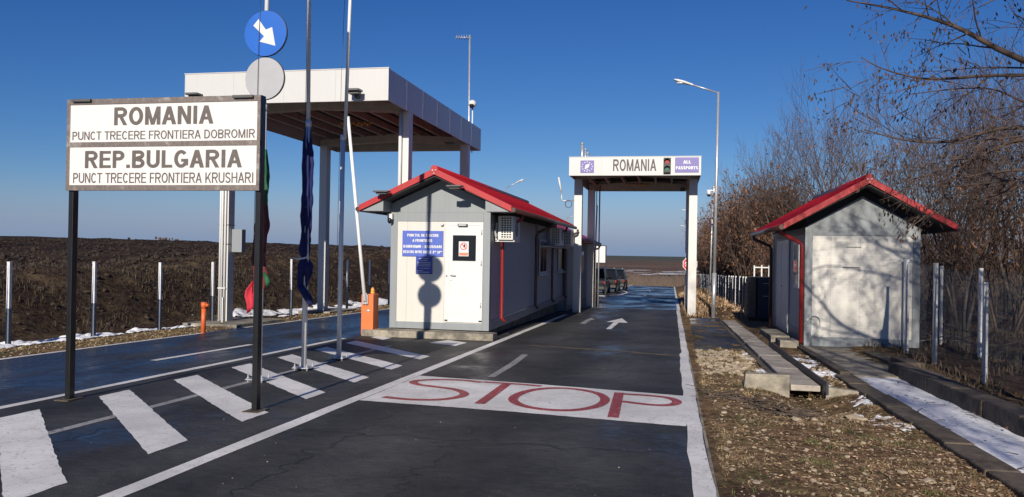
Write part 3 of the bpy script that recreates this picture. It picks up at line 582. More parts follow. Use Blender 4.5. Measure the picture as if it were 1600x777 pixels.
disc_sign(3.892, -5.408, .288, 'plain grey white round disc under the blue arrow sign', 'discw')

def cloth(x, y, prof, seed, yaw_amp=.02):
    """a flag hanging wrapped round a pole: pleated tube, profile = (z, radius, dx)"""
    b = MB(); n = 36; K = 80; base_ = 0
    zs = [p[0] for p in prof]
    for k in range(K+1):
        z = lerp(zs[0], zs[-1], k/K)
        for (z0, ra, d0), (z1, rb, d1) in zip(prof, prof[1:]):
            if z1 <= z <= z0: q = (z0-z)/(z0-z1); r_ = lerp(ra, rb, q); dx = lerp(d0, d1, q); break
        for j in range(n):
            a = 6.2832*j/n
            rr = r_*(1+.30*math.sin(a*5+z*2.2+seed)+.5*noise.noise((math.cos(a)*1.2, math.sin(a)*1.2+seed, z*3.4))+.2*noise.noise((math.cos(a)*2, math.sin(a)*2+seed, z*9)))
            b.v.append((x+dx+rr*math.cos(a), y+rr*math.sin(a), z))
    for k in range(K):
        for j in range(n): b.f.append((k*n+j, (k+1)*n+j, (k+1)*n+(j+1) % n, k*n+(j+1) % n)); b.sm.append(True)
    return b
bf = thing('furled_flag', 'dark blue flag wrapped tightly round the middle flagpole, tied near its end', 'flag', (-5.455, 11.12, 1.1))
cloth(-5.455, 11.13, [(3.46, .036, 0), (3.2, .052, .0), (2.9, .07, .01), (2.5, .062, .005), (2.1, .075, -.01), (1.8, .062, -.015), (1.58, .078, -.02), (1.47, .05, -.02), (1.36, .088, -.015), (1.12, .08, -.03), (.98, .045, -.04)], 1.).build('cloth', 'flagb', bf)
MB().tube([(-5.52, 11.08, 1.05), (-5.44, 11.04, .98), (-5.36, 11.05, .86), (-5.31, 11.07, .76)], [.05, .055, .06, .035], 8).build('tail', 'flagb', bf)
MB().tube([(-5.60, 11.03, 1.47), (-5.5, 11.0, 1.455), (-5.40, 11.02, 1.48)], .014, 6).build('tie', 'tie', bf)
tf = thing('furled_flag', 'white, green and red flag hanging limp behind the right post of the border sign', 'flag', (-5.42, 9.80, .7))
cloth(-5.46, 9.82, [(2.95, .036, .005), (2.6, .062, .005), (2.2, .06, .0)], 4.).build('green_stripe', 'flagg', tf)
cloth(-5.46, 9.82, [(2.23, .06, .0), (1.9, .075, .0), (1.5, .075, -.035), (1.25, .085, -.01), (1.05, .06, -.02)], 6.).build('red_stripe', 'flagm', tf)
b = MB()
for k in range(9):
    for i in range(7):
        u = i/6; v = k/8; b.v.append((-5.46-.17*sm(v*1.6)*(1-u*.9)+.02*math.sin(v*9), 9.74-.03*math.sin(u*7+v*3), lerp(1.35, .72+.12*u, v)))
for k in range(8):
    for i in range(6): b.f.append((k*7+i, k*7+i+1, (k+1)*7+i+1, (k+1)*7+i)); b.sm.append(True)
o = b.build('hanging_corner', 'flagr', tf); s_ = o.modifiers.new('thickness', 'SOLIDIFY'); s_.thickness = .006
MB().tube([(-5.40, 9.78, 1.27), (-5.345, 9.75, 1.22), (-5.315, 9.74, 1.16), (-5.335, 9.74, 1.09)], [.02, .034, .04, .012], 7).build('green_corner', 'flagg', tf)

# ================================================================== CANOPIES
def canopy(name, label, X0, X1, Y0, Y1, z0, z1, cols, cw_, cdp, mcol, pn, loc, dk=.45):
    t = thing(name, label, 'canopy', loc)
    th = .03
    f = MB(); f.box(X0, X1, Y0, Y0+th, z0, z1); f.box(X0, X1, Y1-th, Y1, z0, z1); f.box(X0, X0+th, Y0+th, Y1-th, z0, z1); f.box(X1-th, X1, Y0+th, Y1-th, z0, z1)
    f.build('fascia', 'fascia', t, bevel=.004)
    k_ = max(2, round((X1-X0)/1.25))
    for i in range(1, k_): x = lerp(X0, X1, i/k_); MB().box(x-.004, x+.004, Y0-.0015, Y0+.01, z0+.01, z1-.01).build('panel_seam', 'seam', t)
    k_ = max(2, round((Y1-Y0)/1.25))
    for i in range(1, k_): y = lerp(Y0, Y1, i/k_); MB().box(X1-.01, X1+.0015, y-.004, y+.004, z0+.01, z1-.01).build('panel_seam', 'seam', t)
    MB().box(X0-.012, X1+.012, Y0-.012, Y0+.04, z1+.001, z1+.02).build('coping', 'fascia', t)
    MB().box(X0+th+.002, X1-th-.002, Y0+th+.002, Y1-th-.002, z0+dk+.06, z0+dk+.1).build('roof_deck', 'deck', t)
    p = MB()
    for i in range(pn):
        x = lerp(X0+.35, X1-.35, i/(pn-1)); rise = .14*(1-abs((x-(X0+X1)/2)/((X1-X0)/2)))
        p.box(x-.04, x+.04, Y0+.12, Y1-.12, z0+dk-.19+rise*.4, z0+dk-.02+rise*.4)
    p.build('purlin', 'under', t)
    for yb in sorted(set(c[1] for c in cols)):
        xm = (X0+X1)/2; e = .06
        pts = [(X0+e, z0+.0), (xm, z0+.14), (X1-e, z0+.0), (X1-e, z0+.22), (xm, z0+.38), (X0+e, z0+.22)]
        MB().prism(pts, 'y', yb+.04, yb+cdp-.04).build('rafter', 'under', t)
    for sgn in (0, 1):
        yq = Y0+th+.01 if sgn == 0 else Y1-th-.13
        MB().prism([(X0+.05, z0+.01), (X1-.05, z0+.01), (X1-.05, z0+.2), ((X0+X1)/2, z0+.36), (X0+.05, z0+.2)], 'y', yq, yq+.12).build('tie_beam', 'under', t)
    for x, yb, zb in cols:
        c = MB().box(x, x+cw_, yb, yb+cdp, zb, z0+.02); c.build('column', mcol, t, bevel=.01)
    return t
lc = canopy('checkpoint_canopy', 'large white flat canopy on four columns over the side lane behind the cabin', -11.62, -6.42, 17.1, 26.0, 5.05, 5.79,
   [(-11.56, 18.6, G(18.6, .05)), (-6.69, 18.6, G(18.6, -.05)), (-11.55, 24.45, G(24.45, .05)), (-6.72, 24.45, G(24.45, -.05))], .26, .30, 'white', 8, (-9, 21.5, G(21.5)))
dp = MB()
for dx in (.06, .115, .20): dp.tube([(-11.56+dx, 18.56, G(18.6, .1)), (-11.56+dx, 18.56, 5.06)], .026, 8)
dp.box(-11.54, -11.32, 18.535, 18.58, .55, .58).box(-11.54, -11.32, 18.535, 18.58, 3.2, 3.23); dp.build('downpipe', 'pvc', lc)
MB().tube([(-6.63, 18.55, 2.0), (-6.63, 18.55, 5.06)], .045, 10).build('downpipe', 'pvc', lc)
MB().box(-11.29, -11.0, 18.75, 18.95, 1.5, 2.1).build('junction_box', 'grey', lc, bevel=.01)
MB().box(-11.57, -11.285, 18.585, 18.915, 1.70, 1.715).build('strap', 'black', lc); MB().box(-11.57, -11.285, 18.585, 18.915, 2.2, 2.212).build('strap', 'black', lc)
for x in (-11.2, -7.15):
    l_ = MB().box(x-.16, x+.16, 16.72, 16.98, 5.22, 5.27).box(x-.05, x+.05, 16.98, 17.098, 5.10, 5.24).box(x-.12, x+.12, 16.8, 17.0, 5.16, 5.22); l_.build('floodlight', 'lamp_grey', lc, bevel=.01)
MB().box(-6.9, -6.6, 23.3, 23.6, 4.93, 4.98).build('floodlight', 'lamp_grey', lc, bevel=.01)
MB().box(-11.2, -11.17, 18.2, 18.25, G(18.2, .08), .35).build('marker_stake', 'pvc', lc)

def amber_row(label, x0, x1, y, z, n):
    t = thing('amber_lamp_row', label, 'lamp', ((x0+x1)/2, y, z))
    MB().box(x0, x1, y-.02, y+.02, z+.10, z+.13).build('rail', 'lamp_grey', t)
    b = MB()
    for i in range(n):
        b.ball((lerp(x0+.04, x1-.04, i/(n-1)), y, z+.04+(.05 if i % 2 else 0)), .042, n=8, m=5)
    b.build('lens', 'amber', t)
amber_row('row of small amber lamps hanging under the large side canopy roof', -9.2, -8.2, 20.6, 5.05, 12)

gt = canopy('entrance_gantry', 'white portal over the road with the country name on its front', -3.69, .955, 28.3, 35.4, 4.43, 5.09,
   [(-3.66, 29.7, G(29.7, .0)), (.59, 29.7, G(29.7, .0)), (-3.66, 34.6, G(34.6)), (.56, 34.6, G(34.6))], .30, .32, 'white', 7, (-1.4, 32, G(32)), .40)
yf = 28.297
q = 28.3/29.95
def gx(x): return x*q
def gzz(z): return 1.6+(z-1.6)*q
lettering('ROMANIA', gx(-2.24), gx(-.62), gzz(4.765), gzz(5.205), yf-.004, 'ink2', gt, .012)
MB().box(gx(-3.47), gx(-2.95), yf-.012, yf, gzz(4.70), gzz(5.17)).build('emblem_panel', 'violet', gt)
ecx, ecz = gx(-3.21), gzz(4.935)
for i in range(12):
    a = math.pi*2*i/12; cx_, cz_ = ecx+.185*math.cos(a), ecz+.17*math.sin(a)
    MB().prism([(cx_+(.032 if k % 2 == 0 else .013)*math.sin(k*math.pi/5), cz_+(.032 if k % 2 == 0 else .013)*math.cos(k*math.pi/5)) for k in range(10)], 'y', yf-.016, yf-.0125).build('star', 'signw', gt)
em = MB()
for k in range(5): em.prism([(ecx-.09+.03*k, ecz-.085+.012*k), (ecx-.065+.03*k, ecz-.10+.02*k), (ecx-.03+.03*k, ecz+.06+.012*k), (ecx-.055+.03*k, ecz+.075+.008*k)], 'y', yf-.016, yf-.0125)
em.prism([(ecx-.03, ecz-.125), (ecx+.05, ecz-.12), (ecx+.01, ecz-.08)], 'y', yf-.016, yf-.0125); em.build('emblem', 'signw', gt)
MB().box(gx(.06), gx(.93), yf-.012, yf, gzz(4.70), gzz(5.26)).build('passport_panel', 'violet', gt)
lettering('ALL', gx(.36), gx(.64), gzz(5.03), gzz(5.15), yf-.015, 'signw', gt, .05); lettering('PASSPORTS', gx(.09), gx(.90), gzz(4.815), gzz(4.93), yf-.015, 'signw', gt, .05)
tl = thing('traffic_light', 'black two-lamp traffic light on the white front of the road portal', 'traffic light', (gx(-.225), yf-.07, gzz(4.68)))
x0, x1 = gx(-.36), gx(-.09)
MB().box(x0, x1, yf-.13, yf-.014, gzz(4.68), gzz(5.24)).build('housing', 'black', tl, bevel=.015)
for zc, m_ in ((5.10, 'redlens'), (4.83, 'greenlens')):
    MB().disc((x0+x1)/2, yf-.142, gzz(zc), .085, .012, 20).build('lens', m_, tl)
    v = MB(); nn_ = 14
    for i in range(nn_+1):
        a = math.pi*i/nn_; v.v += [((x0+x1)/2+.1*math.cos(a), yf-.13, gzz(zc)+.1*math.sin(a)), ((x0+x1)/2+.1*math.cos(a), yf-.27, gzz(zc)+.1*math.sin(a)-.01)]
    for i in range(nn_): v.f.append((2*i, 2*i+1, 2*i+3, 2*i+2)); v.sm.append(True)
    o = v.build('visor', 'black', tl); o.modifiers.new('t', 'SOLIDIFY').thickness = .006
amber_row('row of small amber lamps hanging under the road portal roof', -1.85, -.95, 33.5, 4.50, 10)
MB().box(.3, .5, 34.1, 34.3, 4.34, 4.5).build('floodlight', 'lamp_grey', gt, bevel=.01)
MB().tube([(-3.12, 34.4, -.7), (-3.12, 34.4, 4.6)], .03, 8).tube([(-3.25, 34.42, -.7), (-3.25, 34.42, 4.6)], .02, 8).build('conduit', 'galv', gt)
pv = MB()
for x, z in ((-3.44, 5.83), (-3.31, 5.6), (-3.22, 5.45)):
    pv.tube([(x, 30.2, 4.9), (x, 30.2, z)], .055 if z > 5.7 else .035, 10).tube([(x, 30.2, z), (x, 30.2, z+.05)], .07 if z > 5.7 else .06, 10)
pv.build('vent_pipe', 'galv', gt)
an = thing('whip_antenna', 'white whip antenna on a bent arm beside the left post of the road portal', 'antenna', (-3.66, 29.8, 3.62))
MB().tube([(-3.66, 29.8, 3.63), (-4.08, 29.8, 3.62), (-4.14, 29.8, 3.66), (-4.17, 29.8, 4.0)], .022, 8).build('arm', 'galv', an)
MB().tube([(-4.17, 29.8, 3.98), (-4.28, 29.8, 4.52)], .035, 8).build('whip', 'pvc', an)
MB().tube([(-3.88+.13*math.cos(a/14*6.28), 29.78, 3.50+.14*math.sin(a/14*6.28)) for a in range(15)], .012, 6).build('cable_loop', 'black', an)

mp_ = thing('antenna_mast', 'tall thin dark mast with a comb antenna on top behind the side canopy', 'mast', (-6.9, 26.15, G(26)))
MB().tube([(-6.80, 26.15, G(26)), (-6.88, 26.15, 5.2), (-6.91, 26.15, 9.05)], .032, 8).build('pole', 'galv', mp_)
ya = MB().tube([(-6.85, 26.15, 8.95), (-7.40, 26.15, 9.0)], .014, 6)
for i in range(6): ya.tube([(-6.93-.09*i, 26.15-.16+.012*i, 8.93), (-6.93-.09*i, 26.15+.16-.012*i, 9.02)], .011, 5).tube([(-6.93-.09*i, 26.15, 8.88+.008*i), (-6.93-.09*i, 26.15, 9.07)], .01, 5)
ya.build('comb_antenna', 'galv', mp_)
dm = thing('dome_camera', 'white dome camera on a short pale tube above the canopy edge', 'camera', (-6.72, 25.9, 5.6))
MB().tube([(-6.74, 26.05, 5.0), (-6.74, 26.05, 6.6)], .022, 8).build('tube', 'camw', dm); MB().ball((-6.74, 26.0, 6.66), .14, .14, .13, 12, 8).build('dome', 'camw', dm); MB().ball((-6.74, 25.93, 6.58), .09, .09, .09, 10, 6).build('lens', 'glass', dm)

# ================================================================== CABIN
def gable_roof(t, xr, hw_, zr, ze, y0, y1, mat_roof='red', eave_plates=True, wallx=None):
    for sg in (-1, 1):
        r = MB(); n = 9
        for i in range(n):                                    # stepped metal tiles
            a, b_ = i/n, (i+1)/n
            xa, xb = xr+sg*hw_*a, xr+sg*hw_*b_; za, zb = lerp(zr, ze, a), lerp(zr, ze, b_)
            P = [(xa, za+.02), (xb, zb+.045), (xb, zb-.02), (xa, za-.03)]
            if sg < 0: P = P[::-1]
            r.prism(P, 'y', y0+.03, y1)
        k = y0+.25
        while k < y1:
            r.tube([(xr+sg*.03, k, zr+.03), (xr+sg*hw_, k, ze+.05)], .02, 5); k += .2
        r.build('roof_slope', mat_roof, t)
        d_ = .15
        P = [(xr, zr+.07), (xr+sg*(hw_+.015), ze+.06), (xr+sg*(hw_+.015), ze-.075), (xr, zr-.075)]
        if sg < 0: P = P[::-1]
        MB().prism(P, 'y', y0, y0+.028).build('barge_board', mat_roof, t, bevel=.004)
        MB().tube([(xr+sg*(hw_+.05), y0+.02, ze-.03), (xr+sg*(hw_+.05), y1, ze-.03)], .055, 10).build('gutter', 'gutter', t)
        S_ = [(xr, zr-.10), (xr+sg*hw_, ze-.06), (xr+sg*hw_, ze-.075), (xr, zr-.12)]
        if sg < 0: S_ = S_[::-1]
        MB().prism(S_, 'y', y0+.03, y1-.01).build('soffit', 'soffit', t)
    MB().tube([(xr, y0-.01, zr+.05), (xr, y1+.01, zr+.05)], .085, 12).build('ridge_cap', mat_roof, t)
    MB().ball((xr-.035, y0-.012, zr+.015), .022, .015, .016).ball((xr+.04, y0-.012, zr+.02), .02, .015, .012).ball((xr+.0, y0-.012, zr-.05), .02, .015, .014).build('ridge_flashing', 'pvc', t)

XA, XB, YC = -6.40, -4.03, 17.37
cb = thing('checkpoint_cabin', 'long white container cabin with red gable roof, blue notice boards and front door', 'cabin', (-5.2, YC, G(YC)))
zb0, zt0 = -.175, 2.50
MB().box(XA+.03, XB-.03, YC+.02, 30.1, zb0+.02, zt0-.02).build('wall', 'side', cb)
fb = MB().box(XA, XA+.165, YC-.0, YC+.16, zb0, zt0).box(XB-.16, XB, YC, YC+.16, zb0, zt0).box(XA+.165, XB-.16, YC, YC+.1, zb0, -.02).box(XA+.165, XB-.16, YC, YC+.1, 2.29, zt0)
for yy_ in (23.55, 29.75): fb.box(XB-.12, XB+.002, yy_, yy_+.32, zb0, zt0)
fb.box(XB-.1, XB+.001, YC+.16, 23.55, zb0, .03).box(XB-.1, XB+.001, 23.87, 29.75, zb0, .03); fb.build('frame', 'grey', cb, bevel=.006)
MB().box(XA+.166, XB-.161, YC+.012, YC+.02, -.021, 2.291).build('front_panel', 'cream', cb)
jn = MB()
for x in (-6.0, -5.1): jn.box(x, x+.004, YC+.010, YC+.0125, -.02, 2.29)
jn.build('panel_joint', 'grey', cb)
xr = -5.20
MB().prism([(XA, 2.502), (XB, 2.502), (XB, 2.70), (xr, 3.24), (XA, 2.70)], 'y', YC+.01, YC+.05).build('gable', 'grey', cb)
MB().prism([(XA+.0, 2.502), (XA+.0, 2.80), (-6.93, 2.53), (-6.93, 2.502)][::-1], 'y', YC-.52, YC+.05).build('eave_return', 'grey', cb)
MB().prism([(XB, 2.502), (-3.5, 2.502), (-3.5, 2.53), (XB, 2.78)], 'y', YC-.52, YC+.05).build('eave_return', 'grey', cb)
gable_roof(cb, xr, 1.75, 3.39, 2.57, YC-.58, 28.2)
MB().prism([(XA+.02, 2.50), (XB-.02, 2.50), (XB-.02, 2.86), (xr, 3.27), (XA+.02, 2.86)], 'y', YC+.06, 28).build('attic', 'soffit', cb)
MB().box(XA-.5, XB+.2, 16.92, YC-.002, G(17, -.1), zb0-.02).box(XA-.1, XB-.25, YC, 30, G(30, -.1), zb0-.02).build('plinth', 'conc', cb, bevel=.012)
# door
dr = MB().box(-5.07, -4.19, YC-.012, YC+.011, .02, 2.285); dr = dr.build('door', 'pvc', cb, bevel=.004)
jm = MB().box(-5.07, -4.99, YC-.02, YC-.0125, .02, 2.21).box(-4.27, -4.19, YC-.02, YC-.0125, .02, 2.21).box(-5.07, -4.19, YC-.02, YC-.0125, 2.21, 2.285).box(-5.07, -4.19, YC-.02, YC-.0125, -.0, .06)
jm.build('door_frame', 'pvc', dr, bevel=.004)
pn_ = MB()
for z0, z1 in ((.16, 1.28), ): 
    for a, b_, c_, e_ in ((-4.89, -4.37, z0, z0+.012), (-4.89, -4.37, z1-.012, z1), (-4.89, -4.878, z0, z1), (-4.382, -4.37, z0, z1)): pn_.box(a, b_, YC-.017, YC-.0122, c_, e_)
pn_.build('door_panel', 'ac', dr)
MB().box(-4.90, -4.355, YC-.019, YC-.0122, 1.40, 1.985).build('door_window', 'glass', dr)
MB().box(-4.93, -4.325, YC-.0175, YC-.0122, 1.375, 2.01).build('window_frame', 'pvc', dr)
MB().box(-4.955, -4.90, YC-.03, YC-.0125, .95, 1.13).build('handle_plate', 'pvc', dr, bevel=.004); MB().tube([(-4.93, YC-.02, 1.07), (-4.93, YC-.07, 1.07), (-4.81, YC-.07, 1.068)], .010, 8).build('handle', 'galv', dr)
MB().ball((-5.03, YC-.02, 1.05), .018).build('lock', 'rim', dr)
for z in (.35, 1.3, 2.0): MB().tube([(-4.225, YC-.027, z), (-4.225, YC-.027, z+.11)], .013, 8).build('hinge', 'galv', dr)
nt_ = MB().box(-4.755, -4.525, YC-.0225, YC-.0195, 1.51, 1.845).build('door_notice', 'signw', dr)
MB().box(-4.745, -4.535, YC-.0245, YC-.0230, 1.525, 1.59).build('notice_band', 'orange_print', dr)
ring = MB(); 
for i in range(24):
    a, b_ = 6.2832*i/24, 6.2832*(i+1)/24; cx_, cz_ = -4.64, 1.735
    ring.poly([(cx_+.085*math.cos(a), YC-.0235, cz_+.085*math.sin(a)), (cx_+.085*math.cos(b_), YC-.0235, cz_+.085*math.sin(b_)), (cx_+.066*math.cos(b_), YC-.0235, cz_+.066*math.sin(b_)), (cx_+.066*math.cos(a), YC-.0235, cz_+.066*math.sin(a))][::-1])
ring.poly([(-4.70, YC-.024, 1.785), (-4.685, YC-.024, 1.80), (-4.58, YC-.024, 1.685), (-4.595, YC-.024, 1.67)][::-1]).build('prohibition_ring', 'ink_red', dr)
MB().prism([(-4.65, 1.70), (-4.60, 1.72), (-4.605, 1.78), (-4.64, 1.775)], 'y', YC-.0232, YC-.0228).build('pictogram', 'black', dr)
# boards
bd = MB().box(-6.11, -5.13, YC-.012, YC+.011, 1.488, 2.078).build('notice_board', 'board', cb)
for s_t, a, b_, z in (('PUNCTUL DE TRECERE', -5.995, -5.24, 1.942), ('A FRONTIEREI', -5.865, -5.395, 1.822), ('DOBROMIR - KRUSHARI', -6.085, -5.16, 1.684), ('DESCHIS INTRE ORELE', -6.085, -5.41, 1.560)):
    lettering(s_t, a, b_, z, z+.062, YC-.0135, 'signw', bd, .045)
lettering('8', -5.375, -5.34, 1.560, 1.622, YC-.0135, 'signw', bd, .045); lettering('oo', -5.335, -5.29, 1.592, 1.622, YC-.0135, 'signw', bd, .03)
lettering('20', -5.27, -5.20, 1.560, 1.622, YC-.0135, 'signw', bd, .045); lettering('oo', -5.195, -5.15, 1.592, 1.622, YC-.0135, 'signw', bd, .03)
b2 = MB().box(-5.775, -5.385, YC-.012, YC+.011, 1.085, 1.484).build('notice_board', 'board2', cb)
tl_ = MB()
for z, a, b_ in ((1.43, -5.70, -5.48), (1.385, -5.66, -5.5), (1.345, -5.745, -5.42), (1.305, -5.745, -5.42), (1.265, -5.745, -5.43), (1.21, -5.70, -5.45), (1.155, -5.735, -5.6), (1.12, -5.735, -5.45)): tl_.box(a, b_, YC-.0145, YC-.0125, z, z+.012)
tl_.build('small_print', 'signw', b2)
wl = MB().box(-4.78, -4.55, YC-.09, YC-.002, 2.19, 2.245).build('wall_lamp', 'lamp_grey', cb, bevel=.015); MB().box(-4.75, -4.58, YC-.093, YC-.0905, 2.20, 2.23).build('lens', 'lens', wl)
MB().ball((-5.16, YC-.03, 2.225), .04, .04, .035).build('motion_sensor', 'camw', cb)
cc = MB().box(-6.45, -6.33, YC-.12, YC-.002, 2.33, 2.46).build('wall_camera', 'camw', cb, bevel=.01); MB().ball((-6.39, YC-.1, 2.30), .06, .06, .07).build('lens', 'glass', cc)
for x, z, in ((-6.34, 2.90), (-4.66, 3.02)):
    fl = MB().box(x-.17, x+.17, YC-.90, YC-.66, z, z+.035).box(x-.05, x+.05, YC-.69, YC-.585, z-.06, z+.02).box(x-.12, x+.12, YC-.84, YC-.69, z-.04, z); fl.build('floodlight', 'lamp_grey', cb, bevel=.008)
for y, m_ in ((18.35, 'red_pipe'), (23.1, 'gutter'), (26.4, 'gutter'), (29.5, 'gutter')):
    MB().tube([(-3.47, y, 2.53), (-3.50, y, 2.40), (-3.9, y, 2.22), (-3.955, y, 2.1), (-3.955, y, .05), (-3.86, y, -.03)], .042, 10).build('downspout', m_, cb)
for y in (24.15, 28.35):
    wf = MB().box(XB+.0, XB+.03, y-.05, y+1.35, .95, 2.05).build('window', 'pvc', cb, bevel=.006)
    MB().box(XB+.0285, XB+.034, y+.03, y+.62, 1.03, 1.97).box(XB+.0285, XB+.034, y+.68, y+1.27, 1.03, 1.97).build('pane', 'glass', wf)
    MB().box(XB+.0, XB+.10, y-.08, y+1.38, .91, .948).build('sill', 'pvc', wf)
MB().box(XB+.002, XB+.30, 24.0, 30.0, 1.80, 1.835).build('cable_tray', 'galv', cb)

def ac_unit(y, label):
    t = thing('air_conditioner', label, 'air conditioner', (-3.8, y, 1.88), 'air conditioners along the cabin wall')
    MB().box(-3.955, -3.60, y, y+.82, 1.90, 2.46).build('casing', 'ac', t, bevel=.015)
    MB().box(-3.885, -3.625, y-.006, y-.0005, 1.935, 2.43).build('grille_recess', 'black', t)
    gr = MB()
    for k in range(10): gr.box(-3.885, -3.625, y-.016, y-.0065, 1.932+.054*k, 1.952+.054*k)
    for k in range(5): gr.box(-3.888+.063*k, -3.873+.063*k, y-.0145, y-.0065, 1.935, 2.435)
    gr.build('end_grille', 'ac', t)
    rs_ = MB()
    for i in range(24):
        a, b_ = 6.2832*i/24, 6.2832*(i+1)/24; rs_.poly([(-3.598, y+.45+.2*math.cos(a), 2.18+.2*math.sin(a)), (-3.598, y+.45+.2*math.cos(b_), 2.18+.2*math.sin(b_)), (-3.598, y+.45, 2.18)])
    rs_.build('fan_grille', 'lamp_grey', t)
    MB().box(-4.03, -3.58, y+.08, y+.12, 1.86, 1.90).box(-4.03, -3.58, y+.7, y+.74, 1.86, 1.90).box(-4.03, -3.99, y+.08, y+.12, 1.88, 2.3).build('bracket', 'pvc', t)
    MB().tube([(-3.97, y+.03, 2.2), (-4.02, y-.02, 2.12), (-4.01, y+.0, 1.98), (-3.98, y+.05, 1.95)], .015, 6).build('hose', 'pvc', t)
ac_unit(17.82, 'cream air conditioner with a slatted end, right behind the front corner of the cabin')
ac_unit(25.7, 'cream air conditioner halfway along the shaded cabin wall, under the eave')
ac_unit(28.55, 'cream air conditioner at the far end of the shaded cabin wall by the portal')

ra = thing('rear_cabin', 'rear container cabin behind the left portal post, its red roof lower than the first', 'cabin', (-5.2, 34, G(34)))
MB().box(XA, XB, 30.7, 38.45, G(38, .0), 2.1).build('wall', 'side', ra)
MB().box(XB-.1, XB+.004, 30.68, 30.95, G(36, 0), 2.1).box(XB-.1, XB+.004, 38.2, 38.46, G(38, 0), 2.1).box(XB-.1, XB+.0035, 30.95, 38.2, G(37, 0), -.45).build('frame', 'grey', ra)
rr_ = MB()
for sg in (-1, 1):
    P = [(xr, 2.95), (xr+sg*1.83, 2.14), (xr+sg*1.83, 2.08), (xr, 2.88)]
    rr_.prism(P if sg > 0 else P[::-1], 'y', 30.5, 38.55)
rr_.build('roof_slope', 'red', ra)
MB().prism([(XA, 2.1), (XB, 2.1), (xr, 2.85)], 'y', 30.7, 30.75).build('gable', 'grey', ra)
MB().prism([(XA, 2.1), (XB, 2.1), (xr, 2.85)], 'y', 38.4, 38.45).build('gable', 'grey', ra)
MB().tube([(-3.42, 30.5, 2.1), (-3.42, 38.6, 2.07)], .055, 8).build('gutter', 'gutter', ra)
MB().tube([(-3.42, 38.5, 2.06), (-3.5, 38.5, 1.9), (-3.9, 38.5, 1.75), (-3.96, 38.5, 1.6), (-3.96, 38.5, -.7)], .045, 8).build('downspout', 'gutter', ra)
wf = MB().box(XB, XB+.03, 35.2, 36.5, .75, 1.8).build('window', 'pvc', ra); MB().box(XB+.029, XB+.034, 35.28, 36.42, .83, 1.72).build('pane', 'glass', wf)
MB().box(XB, XB+.02, 33.2, 34.1, -.6, 1.5).build('door', 'pvc', ra)

# barriers
def barrier(x, y, label, boom_pts, dark=False):
    t = thing('boom_barrier', label, 'barrier', (x, y, G(y))); z = G(y)
    MB().box(x-.145, x+.145, y, y+.34, z+.01, z+.95).build('cabinet', 'orange', t, bevel=.012)
    MB().tube([(x+.06, y+.17, z+.95), (x+.06, y+.17, z+1.0)], .05, 10).ball((x+.06, y+.17, z+1.03), .045, .045, .075).build('beacon', 'amber', t)
    MB().ball((x+.02, y-.003, z+.57), .045, .008, .03).build('emblem', 'galv', t)
    MB().box(x-.10, x+.03, y-.05, y-.002, z+.72, z+.94).box(x-.08, x-.055, y-.075, y-.05, z+.72, z+.98).box(x-.015, x+.01, y-.075, y-.05, z+.72, z+.98).build('boom_bracket', 'galv', t, bevel=.004)
    b0, b1 = boom_pts
    MB().tube([b0, b1], [.042, .036], 10).build('boom', 'black' if dark else 'boomw', t)
barrier(-6.80, 17.0, 'orange barrier post with its white boom raised, at the left corner of the cabin plinth', ((-6.83, 16.93, .45), (-7.32, 16.93, 4.66)))
barrier(-3.72, 39.5, 'red orange barrier post with a dark raised boom, past the far end of the cabins', ((-3.80, 39.42, .1), (-3.70, 39.42, 4.05)), True)

bp_ = thing('orange_pipe_bollard', 'orange plastic pipe bollard with a socket top at the left road edge', 'bollard', (-10.36, 16.1, G(16.1)))
MB().tube([(-10.36, 16.1, G(16.1, -.02)), (-10.35, 16.1, .26)], .052, 14).build('pipe', 'orange_pipe', bp_)
MB().tube([(-10.35, 16.1, .23), (-10.35, 16.1, .30), (-10.35, 16.1, .37)], [.054, .068, .068], 14).tube([(-10.29, 16.1, .28), (-10.245, 16.1, .33)], .036, 10).build('socket', 'orange_pipe', bp_)

# ================================================================== SHED ON THE RIGHT
HX0, HX1, HY0, HY1 = 2.88, 5.235, 18.35, 24.0
hs = thing('utility_shed', 'small container shed with red gable roof on the right, tree shadows on its front', 'shed', (4.06, HY0, G(HY0)))
zb, zt = G(HY0, .035), 2.28
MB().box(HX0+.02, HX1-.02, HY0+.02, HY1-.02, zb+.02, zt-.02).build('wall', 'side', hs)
fb = MB().box(HX0, HX0+.16, HY0, HY0+.16, zb, zt).box(HX1-.15, HX1, HY0, HY0+.16, zb, zt).box(HX0+.16, HX1-.15, HY0, HY0+.1, zb, -.125).box(HX0+.16, HX1-.15, HY0, HY0+.1, 2.10, zt)
fb.box(HX0, HX0+.14, HY1-.16, HY1, zb, zt).box(HX0, HX0+.08, HY0+.16, HY1-.16, zb, -.05).box(HX0, HX0+.08, HY0+.16, HY1-.16, 2.12, zt); fb.build('frame', 'grey', hs, bevel=.006)
MB().box(HX0+.161, HX1-.151, HY0+.012, HY0+.0195, -.126, 2.101).build('front_panel', 'cream', hs)
jn = MB()
for x in (3.42, 4.02): jn.box(x, x+.004, HY0+.0095, HY0+.0122, -.12, 2.1)
jn.build('panel_joint', 'grey', hs)
MB().box(3.66, 4.02, HY0-.004, HY0+.0115, 1.40, 1.418).box(3.72, 4.04, HY0-.004, HY0+.0115, 1.85, 1.862).build('vent_slot', 'lamp_grey', hs)
MB().prism([(HX0, 2.282), (HX1, 2.282), (4.06, 2.97)], 'y', HY0+.008, HY0+.05).build('gable', 'grey', hs)
MB().prism([(HX0, 2.282), (HX1, 2.282), (4.09, 3.0)], 'y', HY1-.05, HY1-.008).build('gable', 'grey', hs)
gable_roof(hs, 4.06, 1.70, 3.27, 2.29, HY0-.58, HY1+.2)
